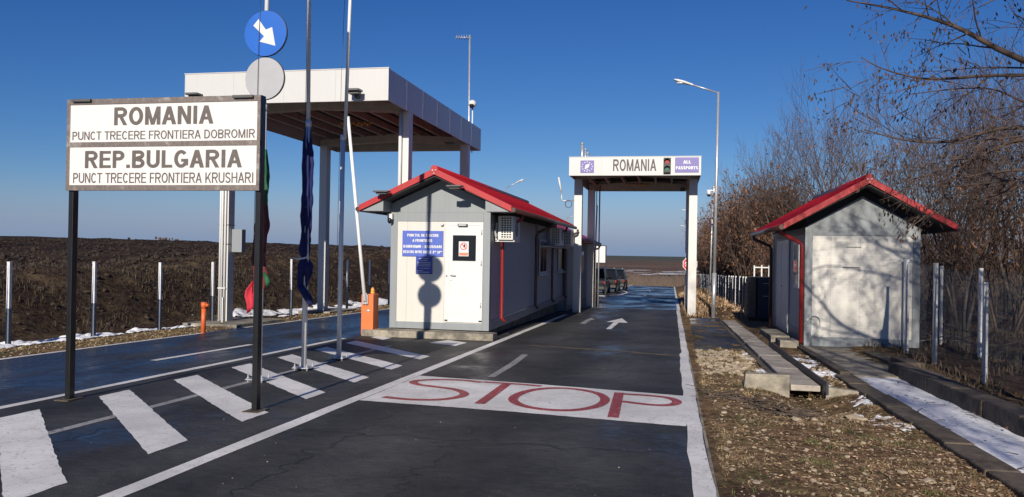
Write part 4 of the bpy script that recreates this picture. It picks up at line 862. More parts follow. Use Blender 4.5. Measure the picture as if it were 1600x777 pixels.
MB().prism([(HX0+.02, 2.27), (HX1-.02, 2.27), (HX1-.02, 2.48), (4.06, 3.14), (HX0+.02, 2.48)], 'y', HY0+.06, HY1-.06).build('attic', 'soffit', hs)
lp = MB().tube([(3.06+.16*math.cos(a), HY0-.03-.02*math.sin(a*2), .13+.2*math.sin(a)+.05*math.cos(a)) for a in [-1.9+i*.28 for i in range(18)]], .012, 6).box(3.02, 3.1, HY0-.03, HY0+.011, -.10, .02); lp.build('cable_loop', 'pvc', hs)
MB().tube([(2.33, HY0-.2, 2.28), (2.34, HY0-.16, 2.15), (2.78, HY0-.02, 1.93), (2.815, HY0-.02, 1.85), (2.815, HY0-.02, -.27)], .047, 10).build('downspout', 'red_pipe', hs)
MB().tube([(2.33, HY1+.1, 2.25), (2.36, HY1+.05, 2.12), (2.78, HY1-.1, 1.93), (2.82, HY1-.1, 1.8), (2.82, HY1-.1, -.4)], .047, 8).build('downspout', 'gutter', hs)
dd = MB().box(HX0-.02, HX0+.005, 20.75, 22.9, -.28, 2.05).build('door', 'pvc', hs, bevel=.005)
pp = MB()
for a in (20.85, 21.9): pp.box(HX0-.026, HX0-.0205, a, a+.88, -.15, .75).box(HX0-.026, HX0-.0205, a, a+.88, .85, 1.95)
pp.build('door_panel', 'ac', dd); MB().tube([(HX0-.02, 21.75, .85), (HX0-.07, 21.75, .85), (HX0-.07, 21.62, .85)], .012, 6).build('handle', 'galv', dd)
wf = MB().box(HX0-.02, HX0+.005, 19.1, 19.9, .9, 2.0).build('window', 'pvc', hs); MB().box(HX0-.024, HX0-.0195, 19.18, 19.82, .98, 1.92).build('pane', 'glass', wf)
for k, (y0, y1, lab) in enumerate(((17.95, 18.75, 'short concrete block step beside the shed downspout'), (19.3, 21.6, 'long concrete block step in front of the shed door'))):
    tag(MB().sbox(2.30 if k else 2.33, 2.72, y0, y1, -.05, .17).build('concrete_step', 'conc', loc=(2.5, y0, G(y0)), bevel=.015), lab, 'step')

# generator cabinet with rack
ge = thing('steel_cabinet', 'dark blue steel cabinet with a weathered wooden end, standing beyond the shed', 'cabinet', (2.95, 27.6, G(27.6)))
MB().box(2.82, 3.5, 27.4, 28.6, G(27.4, .1), .93).build('body', 'dark_steel', ge, bevel=.01)
MB().box(2.52, 2.79, 27.6, 28.6, G(27.4, .12), .72).box(2.60, 2.79, 27.58, 28.59, .725, .93).build('wooden_end', 'wood', ge, bevel=.01)
MB().box(2.54, 3.52, 27.45, 28.55, G(27.4, .02), G(27.4, .098)).build('skid', 'black', ge)
MB().box(3.0, 3.4, 27.385, 27.3985, .72, .735).box(3.0, 3.4, 27.385, 27.3985, .3, .315).build('hinge', 'galv', ge)
rk = thing('white_pipe_rack', 'white pipe frame with three uprights showing above the dark cabinet', 'rack', (3.1, 29, G(29)))
rb = MB()
for x, zt_ in ((2.86, 1.31), (3.11, 1.32), (3.36, 1.31)): rb.box(x-.022, x+.022, 29.0, 29.05, G(29), zt_)
rb.build('upright', 'pvc', rk); MB().box(2.84, 3.40, 29.051, 29.09, 1.22, 1.26).build('rail', 'pvc', rk)

# ================================================================== FENCES
def mesh_panel(t, p, q_, z0a, z1a, z0b, z1b, vs, hs_, r, m):
    b = MB(); d = (Vector(q_)-Vector(p)); L = d.length
    n = max(2, int(L/vs))
    for i in range(n+1):
        u = i/n; x, y = p[0]+d.x*u, p[1]+d.y*u; b.tube([(x, y, lerp(z0a, z0b, u)), (x, y, lerp(z1a, z1b, u))], r, 3, False)
    k = max(2, int((z1a-z0a)/hs_))
    for i in range(k+1):
        v = i/k; b.tube([(p[0], p[1], lerp(z0a, z1a, v)), (q_[0], q_[1], lerp(z0b, z1b, v))], r*1.25, 3, False)
    b.build('mesh_panel', m, t)
def fence(name, label, pts, m_post, m_wire, rp, vs, hs_, rw, tops, lower_part=0.):
    t = thing(name, label, 'fence', (pts[0][0], pts[0][1], TZ(*pts[0])))
    for (x, y), zt_ in zip(pts, tops):
        MB().box(x-rp, x+rp, y-rp, y+rp, TZ(x, y)-.1, zt_).box(x-rp-.004, x+rp+.004, y-rp-.004, y+rp+.004, zt_, zt_+.012).build('post', m_post, t)
        if lower_part: MB().box(x-rp-.004, x+rp+.004, y-rp-.004, y+rp+.004, TZ(x, y)-.1, lerp(TZ(x, y), zt_, lower_part)).build('post_lower', 'lower_part', t)  # lower part of each post, in a darker blue-grey
    for (p, q_), (za, zc) in zip(zip(pts, pts[1:]), zip(tops, tops[1:])):
        mesh_panel(t, p, q_, TZ(*p)+.05, za-.05, TZ(*q_)+.05, zc-.05, vs, hs_, rw, m_wire)
    return t
lx = -11.75
lpts = [(lx+.02*i, 10.05+2.12*i) for i in range(14)]
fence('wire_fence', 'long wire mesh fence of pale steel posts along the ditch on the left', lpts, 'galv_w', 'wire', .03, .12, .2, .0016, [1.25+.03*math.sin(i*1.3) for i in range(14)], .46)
fence('wire_fence', 'wire mesh fence along the raised kerb right of the snow strip', [(4.35, 8.2), (4.40, 10.3), (4.46, 12.56), (4.50, 14.9), (4.60, 16.95), (4.9, 18.2)], 'galv', 'wire', .030, .05, .2, .0018, [1.42, 1.45, 1.28, 1.54, 1.6, 1.6])
fence('wire_fence', 'second wire mesh fence in front of the trees, with whiter posts', [(5.72, 13.9), (5.86, 16.75), (6.02, 19.55), (6.1, 22.3)], 'galv_w', 'wire', .032, .06, .2, .0018, [1.45, 1.45, 1.46, 1.46])
rp_ = [(2.9, 29.2)]
while rp_[-1][1] < 78: rp_.append((2.9-.012*(rp_[-1][1]-29)*.35+.03*math.sin(rp_[-1][1]), rp_[-1][1]+1.55))
fence('mesh_fence', 'dark mesh fence with many pale posts running away beside the road past the gantry', rp_, 'galv', 'dark_wire', .028, .055, .16, .006, [1.62+G(y) -.15 for x, y in rp_])

# ================================================================== LAMPS, POLES, SIGNS
def street_lamp(x, y, h, dx, label, rise=.38):
    z = G(y); t = thing('street_lamp', label, 'street lamp', (x, y, z), 'street lamps along the road')
    MB().tube([(x, y, z), (x+.02, y, z+1.6)], .075, 14).tube([(x+.02, y, z+1.55), (x+.06, y, z+h)], [.062, .042], 14).build('pole', 'galv', t)
    MB().box(x-.17, x+.17, y-.17, y+.17, z-.03, z+.03).build('base_plate', 'conc', t)
    e = (x+.06+dx, y-.15, z+h+rise)
    MB().tube([(x+.06, y, z+h-.03), (x+.06+dx*.72, y-.1, z+h+rise*.72)], .028, 10).build('arm', 'galv', t)
    s_ = 1 if dx > 0 else -1
    hb = MB(); 
    rings = [(0, .035, .03), (.12, .075, .045), (.32, .125, .06), (.52, .115, .055), (.66, .05, .03)]
    a0 = Vector((x+.06+dx*.66, y-.095, z+h+rise*.66)); dr_ = (Vector(e)-Vector((x+.06, y, z+h))).normalized(); up = Vector((0, 1, 0)).cross(dr_)*(-s_); up = up if up.z > 0 else -up
    sd_ = dr_.cross(up); n = 14
    for d_, wx, hz in rings:
        for j in range(n): a = 6.2832*j/n; p = a0+dr_*d_*1.05+sd_*wx*math.cos(a)+up*(hz*math.sin(a)); hb.v.append(tuple(p))
    for i in range(len(rings)-1):
        for j in range(n): hb.f.append((i*n+j, i*n+(j+1) % n, (i+1)*n+(j+1) % n, (i+1)*n+j)); hb.sm.append(True)
    hb.f.append(tuple(range(n))); hb.f.append(tuple(range(5*n-1, 4*n-1, -1))); hb.sm += [False, False]
    h_ = hb.build('lamp_head', 'camw', t)
    c_ = a0+dr_*.42-up*.045; MB().ball(tuple(c_), .17, .085, .05, 12, 6).build('lens', 'lens', h_)
    return t
L1 = street_lamp(1.45, 28.5, 7.95, -1.32, 'tall street lamp with a pale head, right beside the sign gantry')
street_lamp(-12.15, 57, 7.6, 1.15, 'street lamp rising behind the cabin roof, left of the sign gantry', .5)
street_lamp(-12.4, 93, 7.75, 1.3, 'far street lamp just left of the antenna on the gantry', .4)
street_lamp(2.4, 83, 7.8, -1.35, 'far street lamp whose head shows inside the gantry opening, the higher of two', .2)
street_lamp(2.6, 111, 7.8, -1.4, 'farthest street lamp whose head shows low inside the gantry opening', .2)
street_lamp(6.4, 113, 7.6, -1.4, 'far street lamp between the gantry and the camera pole', .2)
cp = thing('camera_pole', 'thin pole with a white dome camera near the top, behind the tall street lamp', 'camera pole', (1.98, 42.8, G(42.8)))
MB().tube([(1.98, 42.8, G(42.8)), (2.08, 42.8, 5.3)], .045, 10).build('pole', 'galv', cp)
MB().box(2.08, 2.32, 42.7, 42.9, 4.95, 5.3).build('control_box', 'camw', cp, bevel=.01); MB().box(1.78, 2.1, 42.72, 42.78, 5.06, 5.1).build('arm', 'galv', cp)
MB().tube([(1.86, 42.75, 5.06), (1.86, 42.75, 4.86)], [.09, .13], 12).build('dome_housing', 'camw', cp); MB().ball((1.86, 42.75, 4.84), .1).build('lens', 'glass', cp)

ss = thing('stop_sign', 'red octagonal stop sign partly hidden behind the right portal post', 'road sign', (.73, 33, G(33)))
octa = lambda r: [(.73+r*math.cos(math.pi/8+i*math.pi/4), 1.27+r*math.sin(math.pi/8+i*math.pi/4)) for i in range(8)]
MB().prism(octa(.31), 'y', 33.0, 33.02).build('rim', 'signw', ss); MB().prism(octa(.285), 'y', 32.994, 32.999).build('face', 'stopred', ss)
lettering('STOP', .52, .94, 1.18, 1.36, 32.992, 'signw', ss, .02); MB().tube([(.73, 33.06, G(33)), (.73, 33.06, 1.5)], .03, 8).build('post', 'galv', ss)
wb = thing('white_board_sign', 'blank white board in a black frame on posts past the end of the cabins', 'sign', (-5.1, 49.2, G(49.2)))
MB().box(-6.1, -4.06, 49.2, 49.23, 1.1, 2.12).build('panel', 'signw', wb)
MB().box(-6.14, -4.0, 49.232, 49.28, 2.121, 2.17).box(-6.14, -4.0, 49.232, 49.28, 1.05, 1.099).build('frame', 'black', wb)
for x in (-6.1, -4.03): MB().box(x-.035, x+.035, 49.235, 49.31, G(49.2), 2.16).build('post', 'black', wb)

# ================================================================== CARS
def car(label, x, y, paint, s=1.):
    t = thing('parked_car', label, 'car', (x, y, G(y)), 'cars parked past the cabins')
    z = G(y); L, wd = 4.5, 1.82
    secs = [(0, .42, .78, .80), (.06, .34, .86, .95), (.5, .28, .91, 1.02), (2.2, .27, .91, 1.0), (3.3, .27, .90, .98), (4.1, .3, .84, .86), (4.45, .38, .72, .68)]
    b = MB()
    for yy_, zlo, hw_, zhi in secs:
        for px_, pz in ((-hw_*.92, zlo), (-hw_, zlo+.2), (-hw_, zhi-.12), (-hw_*.93, zhi), (hw_*.93, zhi), (hw_, zhi-.12), (hw_, zlo+.2), (hw_*.92, zlo)): b.v.append((x+px_, y+yy_, z+pz))
    for i in range(len(secs)-1):
        for j in range(8): b.f.append((i*8+j, (i+1)*8+j, (i+1)*8+(j+1) % 8, i*8+(j+1) % 8)); b.sm.append(False)
    b.f.append(tuple(range(8))); b.f.append(tuple(range(len(secs)*8-1, len(secs)*8-9, -1))); b.sm += [False, False]
    b.build('body', paint, t, bevel=.04)
    g = MB(); ring = [(.12, .86, .96), (.42, .74, 1.62), (.62, .72, 1.68), (1.9, .71, 1.70), (2.5, .72, 1.58), (3.25, .84, .98)]
    for yy_, hw_, zz in ring: g.v += [(x-.86, y+yy_, z+.95), (x-hw_, y+yy_, z+zz), (x+hw_, y+yy_, z+zz), (x+.86, y+yy_, z+.95)]
    for i in range(len(ring)-1):
        for j in range(4): g.f.append((i*4+j, (i+1)*4+j, (i+1)*4+(j+1) % 4, i*4+(j+1) % 4)); g.sm.append(False)
    g.f += [(0, 1, 2, 3), tuple(len(ring)*4-1-k for k in range(4))]; g.sm += [False, False]; g.build('window', 'car_glass', t, bevel=.02)
    MB().box(x-.72, x+.72, y+.5, y+2.3, z+1.68, z+1.74).build('roof', paint, t, bevel=.03)
    for sx in (-1, 1):
        MB().box(x+sx*.66-.02, x+sx*.66+.02, y+.6, y+2.2, z+1.76, z+1.80).build('roof_rail', 'galv', t)
        MB().box(x+sx*.82-.05, x+sx*.82+.05, y-.02, y+.1, z+.74, z+.92).build('tail_light', 'redlens', t, bevel=.015)
        MB().box(x+sx*.97-.09, x+sx*.97+.09, y+2.75, y+2.85, z+1.0, z+1.14).build('mirror', paint, t, bevel=.02)
        for wy in (.85, 3.55):
            wh = MB().tube([(x+sx*.70, y+wy, z+.34), (x+sx*.93, y+wy, z+.34)], .34, 20).build('wheel', 'tyre', t)
            MB().tube([(x+sx*.932, y+wy, z+.34), (x+sx*.94, y+wy, z+.34)], .2, 14).build('rim', 'galv', wh)
    MB().box(x-.26, x+.26, y-.03, y-.005, z+.62, z+.73).build('number_plate', 'plate', t)
    MB().box(x-.84, x+.84, y-.06, y+.1, z+.36, z+.56).build('bumper', 'rim', t, bevel=.03)
    return t
car('dark blue off-road car parked nose away past the cabins, the nearest car', -5.1, 51.4, 'car')
car('black car parked just ahead of the dark blue off-road car', -4.78, 57.5, 'car_g')
car('dark grey car parked foremost in the short row past the cabins', -4.55, 63.5, 'car_s')
# ================================================================== TREES
class Tree:
    def __init__(s, seed): s.r = random.Random(seed); s.tr = MB(); s.cr = MB(); s.lf = MB(); s.tips = []
    def branch(s, p, d, L, rad, lvl, maxl, up=.12, wig=.22, spread=.55, kids=(4, 6)):
        r = s.r; n = 5 if lvl < 2 else 4
        pts = [Vector(p)]; rs = [rad]; dd = Vector(d).normalized()
        for i in range(n):
            dd = (dd+Vector((r.uniform(-wig, wig), r.uniform(-wig, wig), r.uniform(-wig, wig)+up))*.55).normalized()
            pts.append(pts[-1]+dd*L/n); rs.append(rad*(1-.72*(i+1)/n))
        (s.tr if lvl == 0 else s.cr).tube(pts, rs, 8 if lvl == 0 else (5 if lvl == 1 else 3), lvl < 1, lvl < 2)
        if lvl >= maxl: s.tips += [pts[-1], pts[-2], pts[-3]]; return
        k = r.randint(*kids)
        for q in range(k):
            f = lerp(.28 if lvl else .3, 1., (q+.6)/k); i = min(n-1, int(f*n)); u = f*n-i
            b = pts[i].lerp(pts[i+1], min(1, u)); ax = (pts[i+1]-pts[i]).normalized()
            pr = Vector((r.gauss(0, 1), r.gauss(0, 1), r.gauss(0, .5))); pr = (pr-ax*pr.dot(ax)).normalized()
            s.branch(b, ax*math.cos(spread)+pr*math.sin(spread)*r.uniform(.7, 1.25), L*r.uniform(.42, .72)*(1.1-.35*f), max(.006, rs[i]*.58), lvl+1, maxl, up, wig*1.1, spread, kids)
        s.branch(pts[-1], dd, L*.5, max(.006, rs[-1]*.9), lvl+1, maxl, up, wig*1.1, spread, kids)
    def leaves(s, n, size=.07, droop=True):
        r = s.r
        for _ in range(n):
            p = r.choice(s.tips)+Vector((r.gauss(0, .06), r.gauss(0, .06), r.gauss(0, .06)))
            L = size*r.uniform(.6, 1.5); wd = L*r.uniform(.25, .5); a = r.uniform(0, 6.28); h = Vector((math.cos(a), math.sin(a), 0)); dn = Vector((r.gauss(0, .35), r.gauss(0, .35), -1)).normalized() if droop else Vector((r.gauss(0, 1), r.gauss(0, 1), r.gauss(0, 1))).normalized()
            h = (h-dn*h.dot(dn)).normalized()
            s.lf.poly([p, p+dn*L*.5+h*wd*.5, p+dn*L, p+dn*L*.5-h*wd*.5])
def forest_tree(seed, stems, H, leaves, maxl=3):
    t = Tree(seed); r = t.r
    for k in range(stems):
        a = 6.28*k/stems+r.uniform(-.4, .4); sp_ = .10 if stems == 1 else .30
        t.branch((.12*math.cos(a)*(stems > 1), .12*math.sin(a)*(stems > 1), -.1), (math.cos(a)*sp_, math.sin(a)*sp_, 1), H*r.uniform(.58, .72), .085 if stems < 3 else .06, 0, maxl, .16, .20, .60, (5, 7))
    t.leaves(leaves); return t
def make_tree(t, label, loc, bark='bark', group=None, name='bare_tree'):
    o = thing(name, label, 'tree', (0, 0, 0), group)
    t.tr.build('trunk', bark, o); t.cr.build('crown', 'twig', o)
    if t.lf.v: t.lf.build('dry_leaves', 'leaf', o)
    o.location = loc; return o
kinds = [forest_tree(11, 2, 9.0, 200), forest_tree(12, 3, 8.5, 900), forest_tree(13, 4, 8.0, 300), forest_tree(14, 3, 9.5, 1500), forest_tree(15, 5, 7.0, 600)]
spots = [  # x, y, kind, scale, turn, label
 (8.0, 36.5, 0, 1.06, .3, 'tall bare tree whose fine crown stands highest above the ridge of the shed'),
 (5.4, 37.5, 2, .98, 1.1, 'bare multi-stemmed tree just left of the shed roof ridge'),
 (4.6, 45.0, 4, 1.0, 2.2, 'lower bushy bare tree left of the shed, nearest the tall street lamp'),
 (10.2, 35.0, 1, 1.0, .9, 'bare tree with scattered brown leaves right of the shed ridge'),
 (9.0, 28.5, 3, .86, 2.9, 'bare tree thick with brown pods directly behind the right roof slope'),
 (11.6, 27.0, 3, .92, 4.1, 'bare tree with hanging brown leaves between the shed and the right picture edge'),
 (10.6, 21.5, 2, .95, 5.2, 'bare tree with several grey stems behind the wire fence right of the shed'),
 (13.5, 26.0, 0, 1.0, 1.7, 'slim bare tree far right behind the wire fences'),
 (7.0, 41.0, 1, 1.0, 3.4, 'leafy brown tree behind the left slope of the shed roof'),
 (8.2, 24.8, 4, .84, 4.4, 'bushy young tree close behind the right wall of the shed'),
 (13.0, 33.0, 4, 1.25, .4, 'wide bushy bare tree in the second row at far right'),
 (6.0, 53.0, 2, .88, 5.9, 'small bare tree at the left end of the wood beyond the dark mesh fence'),
]
first = {}
for x, y, k, s_, rz, lab in spots:
    z = TZ(x, y)
    if k not in first: o = make_tree(kinds[k], lab, (x, y, z), 'bark' if k % 2 else 'bark2', 'bare trees along the right'); first[k] = o; o.rotation_euler = (0, 0, rz); o.scale = (s_, s_, s_)
    else: dup(first[k], (x, y, z), lab, None, rz, s_)

# woodland behind them, read as one mass: many thin stems and brush
wt = MB(); wl_ = MB(); rg = random.Random(77)
tmpl = []
for sd_ in range(4):
    t = Tree(200+sd_); r = t.r
    for k in range(5 if sd_ < 2 else 2):
        a = r.uniform(0, 6.28); sp_ = .35 if sd_ < 2 else .12
        t.branch((.25*math.cos(a), .25*math.sin(a), -.1), (math.cos(a)*sp_, math.sin(a)*sp_, 1), (2.3 if sd_ < 2 else 4.8), .03 if sd_ < 2 else .06, 0, 2, .15, .25, .6, (4, 6))
    t.leaves(600 if sd_ < 2 else 260, .12, False); tmpl.append(t)
def stamp(dst, src, loc, rz, s_):
    b = len(dst.v); c, n_ = math.cos(rz)*s_, math.sin(rz)*s_
    dst.v += [(loc[0]+x*c-y*n_, loc[1]+x*n_+y*c, loc[2]+z*s_) for x, y, z in src.v]
    dst.f += [tuple(b+i for i in f) for f in src.f]; dst.sm += src.sm
wood_spots = []
for _ in range(190):
    y = rg.uniform(23, 100); x = 4.6+rg.random()**1.5*22+(2.6 if y < 30 else 0)+(1.5 if y < 26 else 0)
    wood_spots.append((x, y, rg.choice((0, 1, 0, 1, 2, 3)), rg.uniform(.75, 1.25)))
for _ in range(120):
    y = rg.uniform(40, 95); wood_spots.append((3.9+rg.uniform(0, 2.4), y, rg.choice((0, 1)), rg.uniform(1.0, 1.9)))
for x, y, k, s_ in wood_spots:
    rz = rg.uniform(0, 6.28); l0 = (x, y, TZ(x, y)); T_ = tmpl[k]
    stamp(wt, T_.tr, l0, rz, s_); stamp(wt, T_.cr, l0, rz, s_); stamp(wl_, T_.lf, l0, rz, s_)
tag(wt.build('woodland', 'twig'), kind='stuff'); tag(wl_.build('woodland_leaves', 'leaf'), kind='stuff')

# large tree right of the view, its limbs reaching in at the top right
bt = Tree(31)
root = Vector((6.9, 9.6, G(9.6)))
trunk = [root, root+Vector((-.05, .1, 1.4)), root+Vector((-.2, .2, 2.6)), root+Vector((-.3, .3, 4.2)), root+Vector((-.1, .5, 6.2)), root+Vector((.2, .6, 8.6))]
bt.tr.tube(trunk, [.20, .17, .15, .12, .08, .03], 10)
def limb(pts, r0_, r1_, twigs, seed, tl=1.0):
    pts = [Vector(p) for p in smooth3(pts)]
    n = len(pts); bt.cr.tube(pts, [lerp(r0_, r1_, i/(n-1)) for i in range(n)], 6, True)
    r = bt.r
    for k in range(twigs):
        i = int(lerp(n*.22, n-2, (k+r.random())/twigs)); ax = (pts[i+1]-pts[i]).normalized()
        pr = Vector((r.gauss(0, .6), r.gauss(0, 1), r.gauss(-.1, .9))); pr = (pr-ax*pr.dot(ax)).normalized(); a = r.uniform(.45, .95)
        bt.branch(pts[i], ax*math.cos(a)+pr*math.sin(a), tl*r.uniform(.5, 1.2), max(.0045, lerp(r0_, r1_, i/n)*.42), 2, 3, -.03, .25, .6, (2, 3))
def smooth3(p, k=4):
    o = []; n = len(p)
    for i in range(n-1):
        a, b, c, d = [Vector(p[max(0, min(n-1, i+q))]) for q in (-1, 0, 1, 2)]
        for s_ in range(k):
            t_ = s_/k; o.append(.5*((2*b)+(c-a)*t_+(2*a-5*b+4*c-d)*t_*t_+(3*b-a-3*c+d)*t_**3))
    o.append(Vector(p[-1])); return o
limb([(6.7, 9.8, 2.6), (5.2, 9.8, 3.25), (3.75, 9.7, 3.86), (3.2, 10.0, 4.32), (2.7, 10.3, 4.62), (2.1, 10.5, 4.84)], .052, .008, 13, 1)
limb([(4.2, 9.7, 3.66), (3.5, 9.8, 3.70), (3.15, 10., 3.72), (2.85, 10.2, 3.78), (2.5, 10.4, 3.95), (2.28, 10.5, 4.12)], .022, .005, 9, 2, .7)
limb([(6.7, 9.8, 3.0), (5.3, 9.9, 2.75), (3.9, 9.9, 3.12), (3.2, 10.1, 3.0), (2.75, 10.3, 3.05), (2.3, 10.4, 3.2)], .035, .006, 13, 3, .8)
limb([(6.7, 9.8, 2.9), (5.2, 9.6, 2.5), (3.9, 9.6, 2.95), (3.3, 9.9, 2.72), (3.0, 10, 2.62), (2.6, 10.1, 2.5)], .030, .005, 11, 4, .8)
limb([(6.6, 9.8, 3.2), (5, 9.2, 2.9), (3.75, 9., 2.52), (3.2, 9.2, 2.42), (2.75, 9.4, 2.4)], .026, .005, 9, 5, .7)
limb([(6.6, 9.8, 2.4), (5, 9.4, 2.4), (3.75, 9.2, 2.56), (3.3, 9.4, 2.54), (2.9, 9.6, 2.48)], .026, .005, 10, 6, .6)
limb([(6.6, 9.8, 2.4), (5, 9.4, 2.2), (3.8, 9.1, 2.42), (3.4, 9.2, 2.32), (3.2, 9.3, 2.25)], .026, .005, 9, 7, .5)
limb([(6.7, 9.9, 3.6), (5.4, 10, 4.6), (4.1, 10.1, 4.9), (3.3, 10.3, 4.9), (2.9, 10.5, 4.55)], .035, .006, 12, 8, .9)
for k in range(9):
    z = 3.6+.55*k; a = 2.3+.5*k
    limb([(6.75, 10, z), (6.75+.9*math.cos(a), 10+.9*math.sin(a), z+.55), (6.75+2.2*math.cos(a), 10+2.2*math.sin(a), z+.9), (6.75+3.1*math.cos(a), 10+3.1*math.sin(a), z+1.5)], .045, .008, 10, 20+k, 1.1)
for k, (zz, ye, xe, ze) in enumerate(((2.75, 9.0, 2.9, 2.85), (2.9, 9.6, 2.6, 3.5))):
    limb([(6.7, 9.7, zz), (5.2, 9.5, zz-.1), (3.9, ye, lerp(zz, ze, .5)+.1), (3.4, ye+.1, ze+.04), (xe, ye+.2, ze)], .022, .0045, 12, 40+k, .75)
bt.leaves(3600, .055)
b_ = thing('bare_tree', 'near tree leaning in from the right edge, its pod-hung branches against the sky', 'tree', tuple(root), 'bare trees along the right')
bt.tr.build('trunk', 'bark', b_); bt.cr.build('crown', 'twig', b_); bt.lf.build('dry_pods', 'pod', b_)
# trees standing right of the camera, outside the frame, whose shadows lie on the shed and the snow
k2 = forest_tree(41, 2, 11.5, 9000); 
o = make_tree(k2, 'bare tree out of view right of the camera, shadow falling on the shed front', (4.9, 3.4, G(3.4)), 'bark', 'bare trees along the right')
dup(o, (7.4, 4.6, G(4.6)), 'second bare tree out of view at right, shading the wire fences', None, 2.1, 1.0)
dup(o, (3.6, -4.5, 0), 'bare tree behind the camera, its twigs shading the snow strip', None, 4.0, .9)
dup(first[3], (9.5, 9.0, 0), 'brown-leaved tree out of view at right beyond the fences', None, 1.0, 1.0)

# ================================================================== GROUND COVER
rs = random.Random(9)
def stones(n, area, smin, smax, name, m, hf=TZ, flat=.6):
    b = MB()
    phi = (1+5**.5)/2
    ico = [Vector(v).normalized() for v in ((-1, phi, 0), (1, phi, 0), (-1, -phi, 0), (1, -phi, 0), (0, -1, phi), (0, 1, phi), (0, -1, -phi), (0, 1, -phi), (phi, 0, -1), (phi, 0, 1), (-phi, 0, -1), (-phi, 0, 1))]
    F = ((0, 11, 5), (0, 5, 1), (0, 1, 7), (0, 7, 10), (0, 10, 11), (1, 5, 9), (5, 11, 4), (11, 10, 2), (10, 7, 6), (7, 1, 8), (3, 9, 4), (3, 4, 2), (3, 2, 6), (3, 6, 8), (3, 8, 9), (4, 9, 5), (2, 4, 11), (6, 2, 10), (8, 6, 7), (9, 8, 1))
    for _ in range(n):
        x, y = area(rs); s_ = smin*(smax/smin)**(rs.random()**2.2); e = Matrix.Rotation(rs.uniform(0, 6.28), 3, 'Z') @ Matrix.Rotation(rs.uniform(-.4, .4), 3, 'X')
        sc_ = (s_*rs.uniform(.7, 1.3), s_*rs.uniform(.6, 1.1), s_*flat*rs.uniform(.6, 1.1)); z = hf(x, y); k = len(b.v)
        for v in ico: q_ = e @ Vector([v[i]*sc_[i]*rs.uniform(.75, 1.15) for i in range(3)]); b.v.append((x+q_.x, y+q_.y, z+q_.z+sc_[2]*.25))
        for f in F: b.f.append(tuple(k+i for i in f)); b.sm.append(False)
    return tag(b.build(name, m), kind='stuff')
stones(1100, lambda r: (r.uniform(.5, 2.5), 4+r.random()*8.5), .008, .036, 'stones', 'stone')
stones(34, lambda r: (r.gauss(1.75, .35), r.uniform(5, 11)), .025, .06, 'stones', 'stone')
stones(900, lambda r: (r.uniform(.5, 1.45), r.uniform(12.6, 16.6)), .015, .07, 'stones', 'stone')
stones(260, lambda r: (r.uniform(2.15, 2.62), r.uniform(11.6, 16.6)), .015, .05, 'stones', 'stone')
stones(700, lambda r: (r.uniform(-11.2, -10.42), r.uniform(8, 34)), .01, .04, 'gravel', 'stone')

stones(350, lambda r: (r.uniform(.5, 2.6), r.uniform(28.8, 50)), .03, .10, 'rubble', 'litter', flat=.4)
for x, y, s_, lab in ((2.05, 9.45, .13, 'flat brown rock at the edge of the snow crust by the left kerb'), (1.35, 9.0, .075, 'pale stone lying on the straw verge below the headwall')):
    o = stones(1, lambda r: (x, y), s_, s_*1.01, 'rock', 'stone', flat=.55); del o['kind']; tag(o, lab, 'rock')
stones(2200, lambda r: (r.uniform(-17.2, -13.0), r.uniform(10, 46)), .02, .10, 'soil_clods', 'clod', flat=.7)
stones(8000, lambda r: (-16.8-34*r.random()**1.6, r.uniform(14, 62)), .05, .15, 'plough_clods', 'clod_dark', flat=.75)
# grass, straw and litter
def blades(n, area, L0, L1, name, m, wd=.006, lay=.5, hf=TZ, low=0.):
    b = MB()
    for _ in range(n):
        x, y = area(rs); L = rs.uniform(L0, L1); a = rs.uniform(0, 6.28); t_ = rs.uniform(low, lay)*1.5; z = hf(x, y)
        h = Vector((math.cos(a), math.sin(a), 0)); sd_ = Vector((-h.y, h.x, 0))*wd*rs.uniform(.6, 1.4); p = Vector((x, y, z-.004))
        m1 = p+(h*math.sin(t_)+Vector((0, 0, math.cos(t_))))*L*.55; e = m1+(h*math.sin(min(1.55, t_+.5))+Vector((0, 0, math.cos(min(1.55, t_+.5)))))*L*.45
        k = len(b.v); b.v += [tuple(p-sd_), tuple(p+sd_), tuple(m1+sd_*.8), tuple(m1-sd_*.8), tuple(e)]; b.f += [(k, k+1, k+2, k+3), (k+3, k+2, k+4)]; b.sm += [False, False]
    return tag(b.build(name, m), kind='stuff')
def clump(x0, x1, y0, y1, f, thr, seed):
    def g(r):
        for _ in range(60):
            x, y = r.uniform(x0, x1), y0+(y1-y0)*r.random()**1.2
            if noise.noise((x*f, y*f, seed))+.4*noise.noise((x*f*3, y*f*3, seed)) > thr: return x, y
        return x, y
    return g
blades(22000, clump(.42, 2.5, 3.8, 12.6, 1.5, -.05, 3.), .025, .085, 'dry_grass', 'grass', .0028, 1.03, TZ, .62)
blades(4500, clump(.45, 1.5, 10.5, 17, 2.2, .1, 8.), .03, .09, 'dry_grass', 'grass', .004, 1.0, TZ, .4)
blades(1500, clump(.45, 2.4, 4, 9, 1.8, .42, 12.), .02, .06, 'green_grass', 'grass_green', .003, .7)
stones(240, lambda r: (r.uniform(-6.8, .2), 4.5+14*r.random()), .003, .009, 'road_grit', 'stone', lambda x, y: G(y, .003))
blades(9000, clump(-11.4, -10.45, 7, 34, 1.2, -.2, 5.), .03, .10, 'dry_grass', 'grass', .006, 1.0, TZ, .45)
blades(15000, clump(-18, -12.9, 9, 48, .45, .0, 6.), .06, .24, 'dead_weeds', 'weed', .006, 1.0)
blades(6000, clump(3.9, 9.5, 8, 26, .9, .05, 2.), .08, .3, 'dead_weeds', 'weed', .008, .8)
